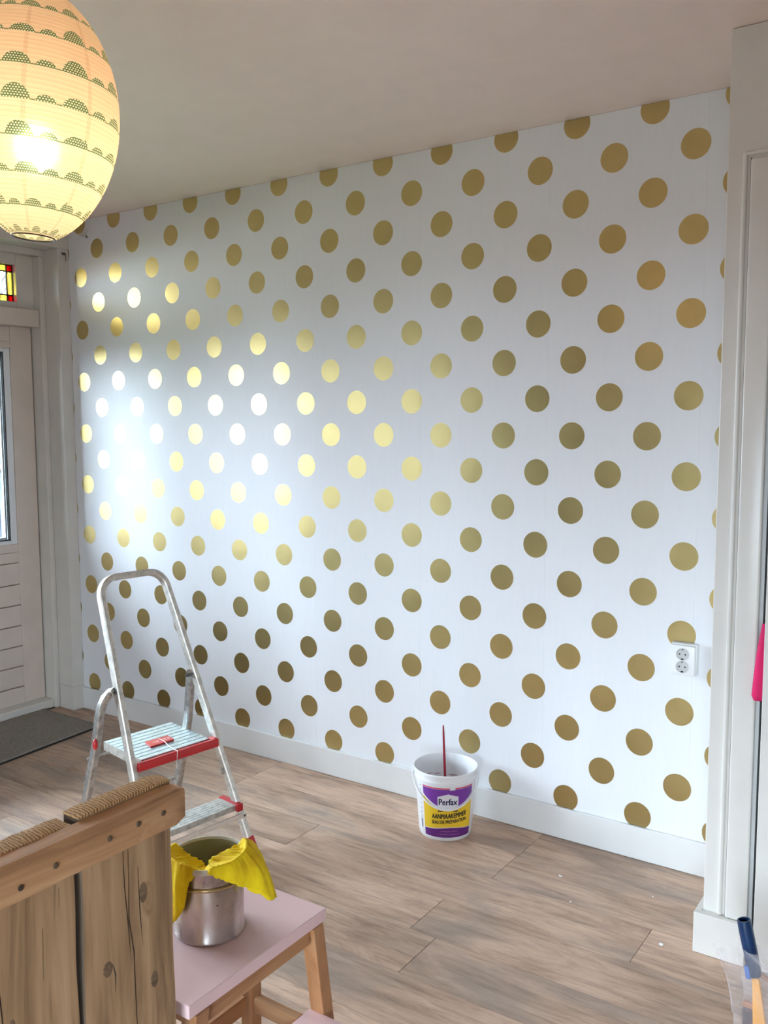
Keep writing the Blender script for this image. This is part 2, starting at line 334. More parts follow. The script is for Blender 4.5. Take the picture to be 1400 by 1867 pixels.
def lantern_mat():
    """thin ribbed paper, printed with rows of green scallops, pricked with rows of pin holes"""
    m = bpy.data.materials.new('printed_lantern_paper'); m.use_nodes = True; n = m.node_tree.nodes; l = m.node_tree.links; n.clear()
    A = lambda op, a, b=None: math_n(n, l, op, a, b)
    uv = N(n, 'ShaderNodeUVMap').outputs[0]; sp = N(n, 'ShaderNodeSeparateXYZ'); l.new(uv, sp.inputs[0])
    U, V = sp.outputs[0], sp.outputs[1]         # U: turns (0..1), V: arc length in metres from the bottom
    tcn = N(n, 'ShaderNodeTexCoord').outputs['Object']
    row = 0.0605
    vr = A('DIVIDE', A('ADD', V, -0.004), row); rid = A('FLOOR', vr); fv = A('MULTIPLY', A('SUBTRACT', vr, rid), row)   # height above the row's baseline
    shift = A('MULTIPLY', A('SINE', A('MULTIPLY', rid, 12.9)), 0.5)
    uu = A('ADD', A('MULTIPLY', U, 9.0), shift); cell = A('FLOOR', uu); fu = A('SUBTRACT', uu, cell)
    # big scallop centred at .27, small at .77 of every cell; cell is 0.104 m wide at the belly
    def disc(cu, rx, ry):
        a = A('DIVIDE', A('SUBTRACT', fu, cu), rx); b = A('DIVIDE', fv, ry)
        return A('LESS_THAN', A('ADD', A('MULTIPLY', a, a), A('MULTIPLY', b, b)), 1.0)
    wob = A('ADD', A('MULTIPLY', A('SINE', A('ADD', A('MULTIPLY', rid, 5.1), A('MULTIPLY', cell, 2.3))), 0.005), 0.021)
    g = A('MAXIMUM', disc(0.27, 0.24, wob), disc(0.76, 0.17, 0.0125))
    gb = A('MAXIMUM', g, A('LESS_THAN', fv, 0.0022))
    # pin holes
    hs = 0.0052
    hv = A('DIVIDE', V, hs*0.8); hr = A('FLOOR', hv); hfv = A('SUBTRACT', A('SUBTRACT', hv, hr), 0.5)
    hu = A('ADD', A('MULTIPLY', U, 180.0), A('MULTIPLY', A('FLOORED_MODULO', hr, 2.0), 0.5)); hfu = A('SUBTRACT', A('SUBTRACT', hu, A('FLOOR', hu)), 0.5)
    hole = A('LESS_THAN', A('ADD', A('MULTIPLY', hfu, hfu), A('MULTIPLY', hfv, hfv)), 0.085)
    inband = A('GREATER_THAN', fv, 0.047)
    hole_g = A('MULTIPLY', hole, g); hole_b = A('MULTIPLY', A('MULTIPLY', hole, inband), 0.55)
    hole_a = A('MAXIMUM', hole_g, hole_b)
    # thread lines between ribs and the paper's own vertical laps
    ln = A('ABSOLUTE', A('SINE', A('MULTIPLY', V, math.pi/0.0086))); line = A('LESS_THAN', ln, 0.17)
    gu = A('MULTIPLY', U, 8.0); lap = A('LESS_THAN', A('SUBTRACT', gu, A('FLOOR', gu)), 0.07)
    c = mixc(n, l, noise(n, l, tcn, 14, 3), (0.88, 0.72, 0.56), (0.93, 0.78, 0.62))
    c = mixc(n, l, A('MULTIPLY', line, 0.38), c, (0.42, 0.36, 0.22))
    c = mixc(n, l, A('MULTIPLY', lap, 0.3), c, (0.62, 0.40, 0.26))
    gcol = mixc(n, l, noise(n, l, tcn, 30, 3), (0.01, 0.12, 0.06), (0.12, 0.24, 0.10))
    c = mixc(n, l, A('MULTIPLY', gb, 0.92), c, gcol)
    c = mixc(n, l, hole_a, c, (1.0, 0.95, 0.80))
    tr = n.new('ShaderNodeBsdfTranslucent'); df = n.new('ShaderNodeBsdfDiffuse'); l.new(c, tr.inputs[0]); l.new(c, df.inputs[0])
    mx = n.new('ShaderNodeMixShader'); mx.inputs[0].default_value = 0.5; l.new(df.outputs[0], mx.inputs[2])
    rf = n.new('ShaderNodeBsdfRefraction'); rf.inputs['Roughness'].default_value = 0.75; rf.inputs['IOR'].default_value = 1.16; l.new(c, rf.inputs[0])
    mr = n.new('ShaderNodeMixShader'); mr.inputs[0].default_value = 0.18; l.new(tr.outputs[0], mr.inputs[1]); l.new(rf.outputs[0], mr.inputs[2]); l.new(mr.outputs[0], mx.inputs[1])
    tp = n.new('ShaderNodeBsdfTransparent'); m2 = n.new('ShaderNodeMixShader'); l.new(A('ADD', A('MULTIPLY', hole_g, 0.05), 0.0), m2.inputs[0])
    l.new(mx.outputs[0], m2.inputs[1]); l.new(tp.outputs[0], m2.inputs[2])
    o = n.new('ShaderNodeOutputMaterial'); l.new(m2.outputs[0], o.inputs[0]); return m
M['lantern'] = lantern_mat()
def grass_mat():
    m, n, l, p = new_mat('mown_grass'); tc = N(n, 'ShaderNodeTexCoord').outputs['Object']
    l.new(ramp(n, l, noise(n, l, tc, 40, 5), [(0.3, (0.02, 0.07, 0.02)), (0.7, (0.09, 0.22, 0.06))]), p.inputs['Base Color']); p.inputs['Roughness'].default_value = 0.9
    l.new(bump(n, l, noise(n, l, tc, 200, 2), 1.0, 0.02), p.inputs['Normal']); return m
M['grass'] = grass_mat()
M['paving'] = paint('pale_garden_paving', (0.09, 0.085, 0.08), 0.8, 0.08, bumpy=0.3)
M['bark'] = paint('dark_bark', (0.06, 0.05, 0.045), 0.9, 0.2, bumpy=0.5)
M['brick_red'] = paint('orange_brick_wall', (0.45, 0.20, 0.12), 0.85, 0.15)
M['leaf'] = paint('dull_green_leaf', (0.10, 0.17, 0.09), 0.7, 0.3)

# ------------------------------------------------------------------ mesh helpers
def obj(name, bm, mat, parent=None, smooth=False, kind=None):
    me = bpy.data.meshes.new(name)
    bmesh.ops.recalc_face_normals(bm, faces=bm.faces)
    bm.to_mesh(me); bm.free()
    for mm in (mat if isinstance(mat, (list, tuple)) else [mat]): me.materials.append(mm)
    if smooth:
        for f in me.polygons: f.use_smooth = True
        if smooth != 'all': me.set_sharp_from_angle(angle=R(38))
    o = bpy.data.objects.new(name, me); C.objects.link(o)
    if parent: o.parent = parent
    if kind: o['kind'] = kind
    return o
def tag(o, label, cat, group=None):
    o['label'] = label; o['category'] = cat
    if group: o['group'] = group
    return o
def thing(name, label, cat, loc=(0, 0, 0), rotz=0.0, group=None, rot=None):
    o = bpy.data.objects.new(name, None); C.objects.link(o); o.empty_display_size = 0.05
    o.location = loc; o.rotation_euler = rot if rot else (0, 0, rotz)
    return tag(o, label, cat, group)
def box(bm, x0, x1, y0, y1, z0, z1, bev=0.0, seg=2):
    vs = [bm.verts.new(v) for v in ((x0, y0, z0), (x1, y0, z0), (x1, y1, z0), (x0, y1, z0), (x0, y0, z1), (x1, y0, z1), (x1, y1, z1), (x0, y1, z1))]
    fs = [bm.faces.new([vs[i] for i in q]) for q in ((0, 3, 2, 1), (4, 5, 6, 7), (0, 1, 5, 4), (1, 2, 6, 5), (2, 3, 7, 6), (3, 0, 4, 7))]
    if bev > 0:
        es = {e for f in fs for e in f.edges}
        bmesh.ops.bevel(bm, geom=list(es), offset=bev, segments=seg, profile=0.5, affect='EDGES', clamp_overlap=True)
    return bm
def B(x0, x1, y0, y1, z0, z1, bev=0.0, seg=2):
    return box(bmesh.new(), min(x0, x1), max(x0, x1), min(y0, y1), max(y0, y1), min(z0, z1), max(z0, z1), bev, seg)
def hexa(bm, bot, top, bev=0.0):
    """prism between two quads (4 points each)"""
    vs = [bm.verts.new(p) for p in list(bot)+list(top)]
    fs = [bm.faces.new([vs[i] for i in q]) for q in ((0, 3, 2, 1), (4, 5, 6, 7), (0, 1, 5, 4), (1, 2, 6, 5), (2, 3, 7, 6), (3, 0, 4, 7))]
    if bev:
        es = {e for f in fs for e in f.edges}
        bmesh.ops.bevel(bm, geom=list(es), offset=bev, segments=2, profile=0.5, affect='EDGES', clamp_overlap=True)
    return bm
def lathe(prof, seg=64, bm=None, cap_lo=False, cap_hi=False, c=(0, 0, 0)):
    bm = bm or bmesh.new(); rings = []
    for r, z in prof:
        rings.append([bm.verts.new((c[0]+r*math.cos(2*math.pi*i/seg), c[1]+r*math.sin(2*math.pi*i/seg), c[2]+z)) for i in range(seg)])
    for a, b in zip(rings, rings[1:]):
        for i in range(seg): bm.faces.new((a[i], a[(i+1) % seg], b[(i+1) % seg], b[i]))
    if cap_lo: bm.faces.new(rings[0][::-1])
    if cap_hi: bm.faces.new(rings[-1])
    return bm
def sweep(pts, sec, bm=None, up=Vector((0, 0, 1)), closed=False, scales=None):
    """sweep a closed 2-D section (a along side vector, b along the second one) along a polyline with a fixed reference up"""
    bm = bm or bmesh.new(); P = [Vector(p) for p in pts]; rings = []; n = len(P)
    for i, p in enumerate(P):
        t = (P[min(i+1, n-1)]-P[max(i-1, 0)]).normalized()
        s = t.cross(up)
        if s.length < 1e-4: s = t.cross(Vector((1, 0, 0)))
        s.normalize(); b = s.cross(t).normalized()
        k = scales[i] if scales else 1.0
        # keep section thickness in mitred bends
        rings.append([bm.verts.new(p+s*(a*k)+b*(c*k)) for a, c in sec])
    m = len(sec)
    for a, b in zip(rings, rings[1:]):
        for i in range(m): bm.faces.new((a[i], a[(i+1) % m], b[(i+1) % m], b[i]))
    bm.faces.new(rings[0][::-1]); bm.faces.new(rings[-1])
    return bm
def circ(r, n=12): return [(r*math.cos(2*math.pi*i/n), r*math.sin(2*math.pi*i/n)) for i in range(n)]
def rrect(w, h, r, k=3):
    o = []
    for cx, cy, a0 in ((w/2-r, h/2-r, 0), (-w/2+r, h/2-r, 90), (-w/2+r, -h/2+r, 180), (w/2-r, -h/2+r, 270)):
        for i in range(k+1):
            a = R(a0+90*i/k); o.append((cx+r*math.cos(a), cy+r*math.sin(a)))
    return o
def struct(name, bm, mat, parent=None, smooth=False):
    o = obj(name, bm, mat, parent, smooth)
    if parent is None: o['kind'] = 'structure'
    return o
def sroot(name):
    o = bpy.data.objects.new(name, None); C.objects.link(o); o['kind'] = 'structure'; o.empty_display_size = 0.05
    return o
H = 2.56                                   # ceiling height

# ------------------------------------------------------------------ floor
floor = struct('floor', B(-0.34, 5.25, -5.05, 0.0, -0.06, -0.009), M['dark_gap'])
PW = 0.2028; L = 1.28
stagger = [1.41, 2.685, 1.95, 2.62, 2.712, 0.895, 2.20, 1.55, 3.05, 2.4]
meshes = {}
pl_bm_cache = {}
for r in range(25):
    y1 = -0.0065 - r*PW + 0.0; y1 = -0.213-(r-1)*PW if r else -0.004
    y0 = -0.213-r*PW
    e = stagger[r] if r < len(stagger) else random.uniform(0.4, 1.6)
    xs = [e]
    while xs[0] > -0.1: xs.insert(0, xs[0]-L)
    while xs[-1] < 5.2: xs.append(xs[-1]+L)
    for a, b in zip(xs, xs[1:]):
        xa, xb = max(a, -0.13), min(b, 5.2)
        if xb-xa < 0.03 or y0 < -5.05: continue
        key = (round(xb-xa, 3), round(y1-y0, 4))
        if key not in meshes:
            bm = B(-(xb-xa)/2+0.0005, (xb-xa)/2-0.0005, -(y1-y0)/2+0.0005, (y1-y0)/2-0.0005, -0.010, 0.0)
            top = [ed for ed in bm.edges if all(abs(v.co.z) < 1e-6 for v in ed.verts)]
            bmesh.ops.bevel(bm, geom=top, offset=0.0010, segments=1, affect='EDGES')
            o = obj('floor_plank', bm, M['laminate'], floor); meshes[key] = o.data
        else:
            o = bpy.data.objects.new('floor_plank', meshes[key]); C.objects.link(o); o.parent = floor
        o.location = ((xa+xb)/2, (y0+y1)/2, 0)

# ------------------------------------------------------------------ ceiling, walls behind and right of the camera
struct('ceiling', B(-0.34, 5.25, -5.10, 0.12, H, H+0.12), M['ceiling'])
wb = struct('wall_back', B(-0.34, 3.60, 0.0, 0.12, -0.06, H), M['wall_plain'])
# wallpaper drops 0.536 m wide, each its own sheet, butted at the seams
seams = [-0.004, 0.531, 1.0675, 1.604, 2.140, 2.676, 3.2125, 3.56]
for a, b in zip(seams, seams[1:]):
    bm = bmesh.new()
    box(bm, a+0.00015, b-0.00015, -0.0012, 0.0, 0.10, H-0.001)
    obj('wallpaper_strip', bm, M['wallpaper'], wb)
bb = struct('baseboard_back', B(0.004, 3.40, -0.0145, -0.0013, 0.001, 0.118, 0.003), M['white_satin'])
struct('wall_right', B(5.20, 5.32, -5.10, 0.12, -0.06, H), M['wall_plain'])
wr = sroot('wall_rear')
RX0, RX1, RZ0, RZ1 = 3.00, 5.05, 0.05, 1.50      # unseen window added behind the camera, sized for its fill light
for nm, bm in (('wall_panel', B(-0.34, RX0, -5.17, -5.05, -0.06, H)), ('wall_panel', B(RX1, 5.25, -5.17, -5.05, -0.06, H)),
               ('lintel', B(RX0, RX1, -5.17, -5.05, RZ1, H)), ('sill', B(RX0, RX1, -5.17, -5.05, -0.06, RZ0))):
    obj(nm, bm, M['wall_plain'], wr)
wf = sroot('rear_fill_window')
XM = (RX0+RX1)/2
for x0, x1 in ((RX0, RX0+0.06), (XM-0.03, XM+0.03), (RX1-0.06, RX1)): obj('window_frame', B(x0, x1, -5.13, -5.07, RZ0, RZ1, 0.004), M['white_gloss'], wf)
for z0, z1 in ((RZ0, RZ0+0.06), (RZ1-0.06, RZ1)): obj('window_frame', B(RX0, RX1, -5.135, -5.065, z0, z1, 0.004), M['white_gloss'], wf)
for x0, x1 in ((RX0+0.06, XM-0.03), (XM+0.03, RX1-0.06)): obj('pane', B(x0, x1, -5.105, -5.099, RZ0+0.06, RZ1-0.06), M['glass'], wf)

# ------------------------------------------------------------------ left wall: corner post, door with transom, two windows
wlft = sroot('wall_left')
obj('corner_post', B(-0.30, -0.004, -0.066, 0.0, -0.01, 2.425, 0.003), M['white_gloss'], wlft)
obj('post_plinth', B(-0.003, 0.003, -0.0685, -0.0015, 0.0, 0.128, 0.002), M['white_gloss'], wlft)
obj('post_plinth', B(-0.115, 0.002, -0.0725, -0.0665, 0.0, 0.128, 0.002), M['white_gloss'], wlft)
obj('header', B(-0.30, -0.004, -5.05, 0.0, 2.425, H-0.001), M['white_gloss'], wlft)
obj('frame_head', B(-0.30, -0.12, -4.0, -0.066, 2.392, 2.425, 0.003), M['white_gloss'], wlft)
obj('frame_post', B(-0.30, -0.12, -0.096, -0.066, 0.0, 2.392, 0.005), M['white_gloss'], wlft)
obj('frame_post', B(-0.30, -0.12, -1.06, -0.955, 0.0, 2.392, 0.005), M['white_gloss'], wlft)
obj('frame_post', B(-0.30, -0.12, -2.10, -2.00, 0.0, 2.392, 0.005), M['white_gloss'], wlft)
obj('frame_post', B(-0.30, -0.12, -3.14, -3.05, 0.0, 2.392, 0.005), M['white_gloss'], wlft)
obj('wall_panel', B(-0.30, -0.030, -5.05, -3.14, -0.06, 2.425), M['wall_plain'], wlft)
obj('wall_panel', B(-0.30, -0.030, -3.14, -1.06, -0.06, 0.72), M['wall_plain'], wlft)
obj('window_sill', B(-0.31, 0.06, -3.16, -1.03, 0.72, 0.75, 0.004), M['white_gloss'], wlft)
obj('threshold', B(-0.30, -0.135, -0.955, -0.096, 0.0, 0.048, 0.008), M['white_gloss'], wlft)
tb = obj('transom_bar', B(-0.30, -0.128, -3.05, -0.0965, 2.030, 2.118, 0.006), M['cream'], wlft)

def transom(name, y0, y1, parent):
    """leaded light: yellow border, red corner squares, clear middle (y0 < y1)"""
    fr = sroot(name)
    fx0, fx1 = -0.235, -0.172
    z0, z1 = 2.118, 2.392; gz0, gz1 = 2.152, 2.338; gy0, gy1 = y0+0.10, y1-0.10
    for b in ((y0, gy0, z0, z1), (gy1, y1, z0, z1)):
        obj('window_frame', B(fx0, fx1, b[0], b[1], b[2], b[3], 0.003), M['white_gloss'], fr)
    for b in ((gy0, gy1, z0, gz0), (gy0, gy1, gz1, z1)):
        obj('window_frame', B(fx0, fx1, b[0], b[1], b[2], b[3], 0.003), M['white_gloss'], fr)
    s = 0.034; xg0, xg1 = -0.206, -0.202
    ys = [gy0, gy0+s, gy1-s, gy1]; zs = [gz0, gz0+s, gz1-s, gz1]
    for i in range(3):
        for j in range(3):
            corner = i != 1 and j != 1; mid = i == 1 and j == 1
            mt = M['glass_red'] if corner else (M['glass'] if mid else M['glass_yellow'])
            if i == 1:
                n = 1 if mid else 3
            else: n = 1
            for k in range(n):
                a = ys[i]+(ys[i+1]-ys[i])*k/n; b = ys[i]+(ys[i+1]-ys[i])*(k+1)/n
                obj('pane', B(xg0, xg1, a+0.0005, b-0.0005, zs[j]+0.0005, zs[j+1]-0.0005), mt, fr)
    bm = bmesh.new()
    for y in ys[1:3]: box(bm, -0.2085, -0.1995, y-0.003, y+0.003, gz0, gz1, 0.001, 1)
    for z in zs[1:3]: box(bm, -0.2085, -0.1995, gy0, gy1, z-0.003, z+0.003, 0.001, 1)
    for y in (gy0+0.0015, gy1-0.0015): box(bm, -0.2085, -0.1995, y-0.0025, y+0.0025, gz0, gz1)
    for z in (gz0+0.0015, gz1-0.0015): box(bm, -0.2085, -0.1995, gy0, gy1, z-0.0025, z+0.0025)
    obj('lead_came', bm, M['lead'], fr)
    return fr
transom('window_1', -0.955, -0.096, None)
for y0, y1 in ((-2.00, -1.06), (-3.05, -2.10)):
    obj('transom_panel', B(-0.235, -0.172, y0, y1, 2.118, 2.392, 0.003), M['white_gloss'], wlft)
def casement(name, y0, y1):
    fr = sroot(name); z0, z1 = 0.75, 2.03
    for b in ((y0, y0+0.09, z0, z1), (y1-0.09, y1, z0, z1), (y0+0.09, y1-0.09, z0, z0+0.09), (y0+0.09, y1-0.09, z1-0.09, z1)):
        obj('window_frame', B(-0.25, -0.185, *b, 0.004), M['white_gloss'], fr)
    obj('pane', B(-0.222, -0.216, y0+0.085, y1-0.085, z0+0.085, z1-0.085), M['glass'], fr)
casement('window_6', -2.00, -1.06); casement('window_2', -3.05, -2.10)

cn = thing('sky_light_blocker', 'flat canopy added unseen above the garden door against steep sky light', 'blocker', (-0.305, -0.5, 2.47))  # added overhang, out of view, keeps steep sky light off the wallpaper
obj('board', B(-1.5, 0.0, -0.75, 0.85, 0.0, 0.06, 0.005), M['cream'], cn)
for y in (-0.6, 0.7): obj('bracket', sweep([(-0.02, y, -0.30), (-0.50, y, 0.0)], rrect(0.03, 0.03, 0.004)), M['cream'], cn)
# garden door
door = sroot('door_1')
dx0, dx1 = -0.246, -0.200; dy0, dy1 = -0.950, -0.1045; si = -0.228; so = -0.828
obj('stile', B(dx0, dx1, si, dy1, 0.052, 2.0293, 0.002), M['cream'], door)
obj('stile', B(dx0, dx1, dy0, so, 0.052, 2.0293, 0.002), M['cream'], door)
obj('top_rail', B(dx0, dx1-0.0006, so+0.0008, si-0.0008, 1.952, 2.0293, 0.0015), M['cream'], door)
obj('top_rail', B(dx0, dx1, so+0.0008, si-0.0008, 1.918, 1.9505, 0.001), M['cream'], door)
obj('middle_rail', B(dx0, dx1, so+0.0008, si-0.0008, 0.862, 0.905, 0.001), M['cream'], door)
obj('bottom_rail', B(dx0, dx1-0.001, so+0.0008, si-0.0008, 0.052, 0.1385, 0.0015), M['cream'], door)
zz = [0.1405, 0.2495, 0.358, 0.467, 0.578, 0.688, 0.803, 0.8605]
for a, b in zip(zz, zz[1:]):
    # board with a chamfered lower edge, giving the dark horizontal reveals
    bm = bmesh.new()
    x1 = dx1-0.0015
    hexa(bm, [(dx0+0.004, so+0.001, a), (x1-0.012, so+0.001, a), (x1-0.012, si-0.001, a), (dx0+0.004, si-0.001, a)],
         [(dx0+0.004, so+0.001, a+0.007), (x1, so+0.001, a+0.007), (x1, si-0.001, a+0.007), (dx0+0.004, si-0.001, a+0.007)])
    box(bm, dx0+0.004, x1, so+0.001, si-0.001, a+0.007, b-0.0006)
    obj('board', bm, M['cream'], door)
# double glazing unit with white bead and dark spacer
for b in ((-0.262, si-0.001, 0.905, 1.918), (so+0.001, -0.794, 0.905, 1.918), (-0.794, -0.262, 0.905, 0.925), (-0.794, -0.262, 1.898, 1.918)):
    obj('glazing_bead', B(dx0, dx1-0.006, *b, 0.002), M['upvc'], door)
for b in ((-0.268, -0.262, 0.925, 1.898), (-0.794, -0.788, 0.925, 1.898), (-0.788, -0.268, 0.925, 0.931), (-0.788, -0.268, 1.892, 1.898)):
    obj('spacer', B(-0.232, -0.214, *b), M['seal'], door)
for b in ((-0.279, -0.268, 0.931, 1.892), (-0.788, -0.777, 0.931, 1.892), (-0.777, -0.279, 0.931, 0.942), (-0.777, -0.279, 1.881, 1.892)):
    obj('outer_bead', B(-0.2455, -0.233, *b), M['upvc'], door)
obj('pane', B(-0.224, -0.218, -0.788, -0.268, 0.931, 1.892), M['glass'], door)
obj('lock_plate', B(dx1, dx1+0.004, -0.915, -0.875, 0.95, 1.17, 0.002), M['gunmetal'], door)
hm = sweep([(dx1+0.004, -0.895, 1.09), (dx1+0.05, -0.895, 1.09), (dx1+0.055, -0.885, 1.09), (dx1+0.055, -0.79, 1.088)], circ(0.009, 10))
obj('door_handle', hm, M['gunmetal'], door, True)
obj('weather_strip', B(-0.236, -0.226, -0.1042, -0.0965, 0.05, 2.03), M['seal'], door)

# ------------------------------------------------------------------ right: closet front with its own door, plinth and casing
wc = sroot('wall_closet')
YF = -0.43
obj('front_post', B(3.38, 3.4975, YF, -0.36, 0.0, H-0.001, 0.003), M['closet_white'], wc)
obj('side_panel', B(3.38, 3.42, -0.36, -0.0015, 0.0, H-0.001), M['closet_white'], wc)
obj('header_panel', B(3.4975, 5.20, YF, -0.36, 2.20, H-0.001), M['closet_white'], wc)
obj('bead', sweep([(3.4265, YF-0.002, 0.12), (3.4265, YF-0.002, 2.232)], circ(0.0065, 12), up=Vector((0, 1, 0))), M['closet_white'], wc, True)
obj('bead', sweep([(3.4265, YF-0.002, 2.232), (5.2, YF-0.002, 2.232)], circ(0.0065, 12)), M['closet_white'], wc, True)
bm = B(3.4425, 3.503, YF-0.016, YF, 0.12, 2.216, 0.006, 3); obj('casing', bm, M['closet_white'], wc, True)
obj('casing', B(3.503, 5.2, YF-0.016, YF, 2.157, 2.216, 0.006, 3), M['closet_white'], wc, True)
obj('groove_shade_strip', B(3.4398, 3.4422, YF-0.0012, YF, 0.12, 2.22), M['dark_gap'], wc)  # dark strip, shade of the casing groove put into its colour
obj('door_stop', B(3.4975, 3.512, -0.425, -0.37, 0.0, 2.20), M['socket_insert'], wc)
bc = sroot('baseboard_closet')
obj('plinth', B(3.362, 3.5035, YF-0.034, YF-0.0165, 0.001, 0.121, 0.002), M['closet_white'], bc)
obj('plinth', B(3.362, 3.3795, YF-0.0165, -0.016, 0.001, 0.121, 0.002), M['closet_white'], bc)
obj('plinth', B(3.3795, 3.5035, YF-0.0165, YF-0.0005, 0.001, 0.119), M['closet_white'], bc)
d2 = sroot('door_2')
obj('door_leaf', B(3.527, 4.34, -0.475, -0.437, 0.012, 2.145, 0.002), M['closet_white'], d2)
for z0, z1 in ((0.16, 0.92), (1.06, 2.00)):
    obj('door_panel', B(3.66, 4.21, -0.481, -0.475, z0, z1, 0.003), M['closet_white'], d2)
obj('door_handle', sweep([(4.28, -0.475, 1.05), (4.28, -0.52, 1.05), (4.27, -0.525, 1.05), (4.17, -0.525, 1.05)], circ(0.008, 10)), M['gunmetal'], d2, True)
obj('closet_shade_panel', B(3.42, 5.2, -0.30, -0.28, 0.0, 2.5), M['dark_gap'], wc)  # near-black sheet behind the door gap, closet's inner shade as colour

# fuchsia garment trapped in the closet door gap
bm = bmesh.new()
prof = [(0.985, 3.520, 3.60), (0.95, 3.515, 3.60), (0.90, 3.508, 3.60), (0.84, 3.503, 3.60), (0.785, 3.499, 3.60), (0.772, 3.504, 3.60)]
rows = []
for z, xa, xb in prof:
    rows.append([bm.verts.new((xa+(xb-xa)*t, -0.4365-0.012*math.exp(-((t-0.12)/0.16)**2)*(1 if t < 0.35 else 0.2)-0.0008, z)) for t in (0, 0.06, 0.12, 0.2, 0.3, 0.5, 1)] )
for a, b in zip(rows, rows[1:]):
    for i in range(6): bm.faces.new((a[i], a[i+1], b[i+1], b[i]))
g = obj('hanging_garment', bm, M['fuchsia'], None, 'all')
# fold it out: one leaf in front of the casing edge, thin thickness
so_ = g.modifiers.new('thickness', 'SOLIDIFY'); so_.thickness = 0.006; so_.offset = 0.0
for v in g.data.vertices:
    if v.co.x < 3.53: v.co.y -= 0.018
    elif v.co.x < 3.56: v.co.y += 0.004
    else: v.co.y += 0.012
tag(g, 'fuchsia pink garment hem poking out of the closet door gap', 'garment')

# ------------------------------------------------------------------ lantern
LC = Vector((2.4855, -1.9148, 2.1015))
lant = thing('pendant_lantern', 'lit egg-shaped paper lantern with green scallop print, hanging from ceiling', 'lamp', tuple(LC))
ax = Vector((-0.565, 0.825, 0)).normalized()
lant.rotation_euler = Matrix.Rotation(R(4.2), 3, ax).to_euler()
def lr(z): a = min(1, abs(z)/0.232); return 0.150*(1-a*a)**0.57
bm = bmesh.new(); uvl = bm.loops.layers.uv.new('UVMap')
nz, seg = 210, 96
zs_ = [-0.221+0.442*i/nz for i in range(nz+1)]; arc = [0.0]
for i in range(nz): arc.append(arc[-1]+math.hypot(zs_[i+1]-zs_[i], lr(zs_[i+1])-lr(zs_[i])))
rings = []
for i, z in enumerate(zs_):
    rr = lr(z)-0.0011*(1-abs(math.sin(math.pi*arc[i]/0.0086)))
    rings.append([bm.verts.new((rr*math.cos(2*math.pi*k/seg), rr*math.sin(2*math.pi*k/seg), z)) for k in range(seg)])
for i in range(nz):
    for k in range(seg):
        f = bm.faces.new((rings[i][k], rings[i][(k+1) % seg], rings[i+1][(k+1) % seg], rings[i+1][k]))
        for lp, (u, v) in zip(f.loops, ((k/seg, arc[i]), ((k+1)/seg, arc[i]), ((k+1)/seg, arc[i+1]), (k/seg, arc[i+1]))): lp[uvl].uv = (u, v)
obj('lamp_shade', bm, M['lantern'], lant, 'all')
for zz_ in (-0.221, 0.221):
    bm = bmesh.new(); rr = lr(zz_)
    pts = [(rr*math.cos(a*math.pi/24), rr*math.sin(a*math.pi/24), zz_) for a in range(49)]
    obj('wire_ring', sweep(pts, circ(0.0016, 6), bm), M['lead'], lant, True)
bm = bmesh.new(); bmesh.ops.create_uvsphere(bm, u_segments=24, v_segments=16, radius=0.032)
for v in bm.verts:
    v.co.z *= 1.15
    v.co.z -= 0.055
obj('bulb', bm, M['bulb'], lant, 'all')
obj('lamp_holder', lathe([(0.0, -0.02), (0.016, -0.02), (0.018, 0.0), (0.018, 0.045), (0.006, 0.055), (0.0, 0.055)], 20), M['plastic_white'], lant, True)
obj('cord', sweep([(0, 0, 0.05), (0, 0, 0.30), (0.012, 0.0, 0.455)], circ(0.003, 8), up=Vector((0, 1, 0))), M['plastic_white'], lant, True)
obj('wire_frame', sweep([(-0.058, 0, 0.2215), (0, 0, 0.224), (0.058, 0, 0.2215)], circ(0.0015, 6)), M['lead'], lant, True)
# ------------------------------------------------------------------ small fittings at the left corner
br = thing('wall_bracket', 'small white curtain rail bracket at top left of dotted wall', 'bracket', (0.165, -0.0012, 2.485))
obj('arm', B(-0.055, 0.012, -0.022, 0.0, -0.006, 0.004, 0.001), M['white_gloss'], br)
obj('screw', B(-0.002, 0.004, -0.018, -0.012, -0.022, -0.006), M['gunmetal'], br)
obj('end_cap', B(0.010, 0.015, -0.023, 0.0, -0.014, 0.007, 0.001), M['plastic_white'], br)
hk = thing('wall_hook', 'small dark hook on the white corner post beside dotted wall', 'hook', (-0.003, -0.030, 2.400))
obj('plate', B(-0.001, 0.003, -0.012, 0.012, -0.005, 0.006, 0.001), M['gunmetal'], hk)
obj('prong', sweep([(0.002, 0.004, 0.0), (0.010, 0.004, -0.002), (0.012, 0.004, -0.022), (0.008, 0.004, -0.038)], circ(0.0018, 8), up=Vector((0, 1, 0))), M['gunmetal'], hk, True)
hk2 = thing('beam_hook', 'tiny dark hook on the white beam below the lantern', 'hook', (-0.003, -0.245, 2.452))
obj('prong', sweep([(-0.001, 0, 0.008), (0.007, 0, 0.006), (0.009, 0, -0.006), (0.005, 0, -0.010)], circ(0.0016, 8), up=Vector((0, 1, 0))), M['gunmetal'], hk2, True)

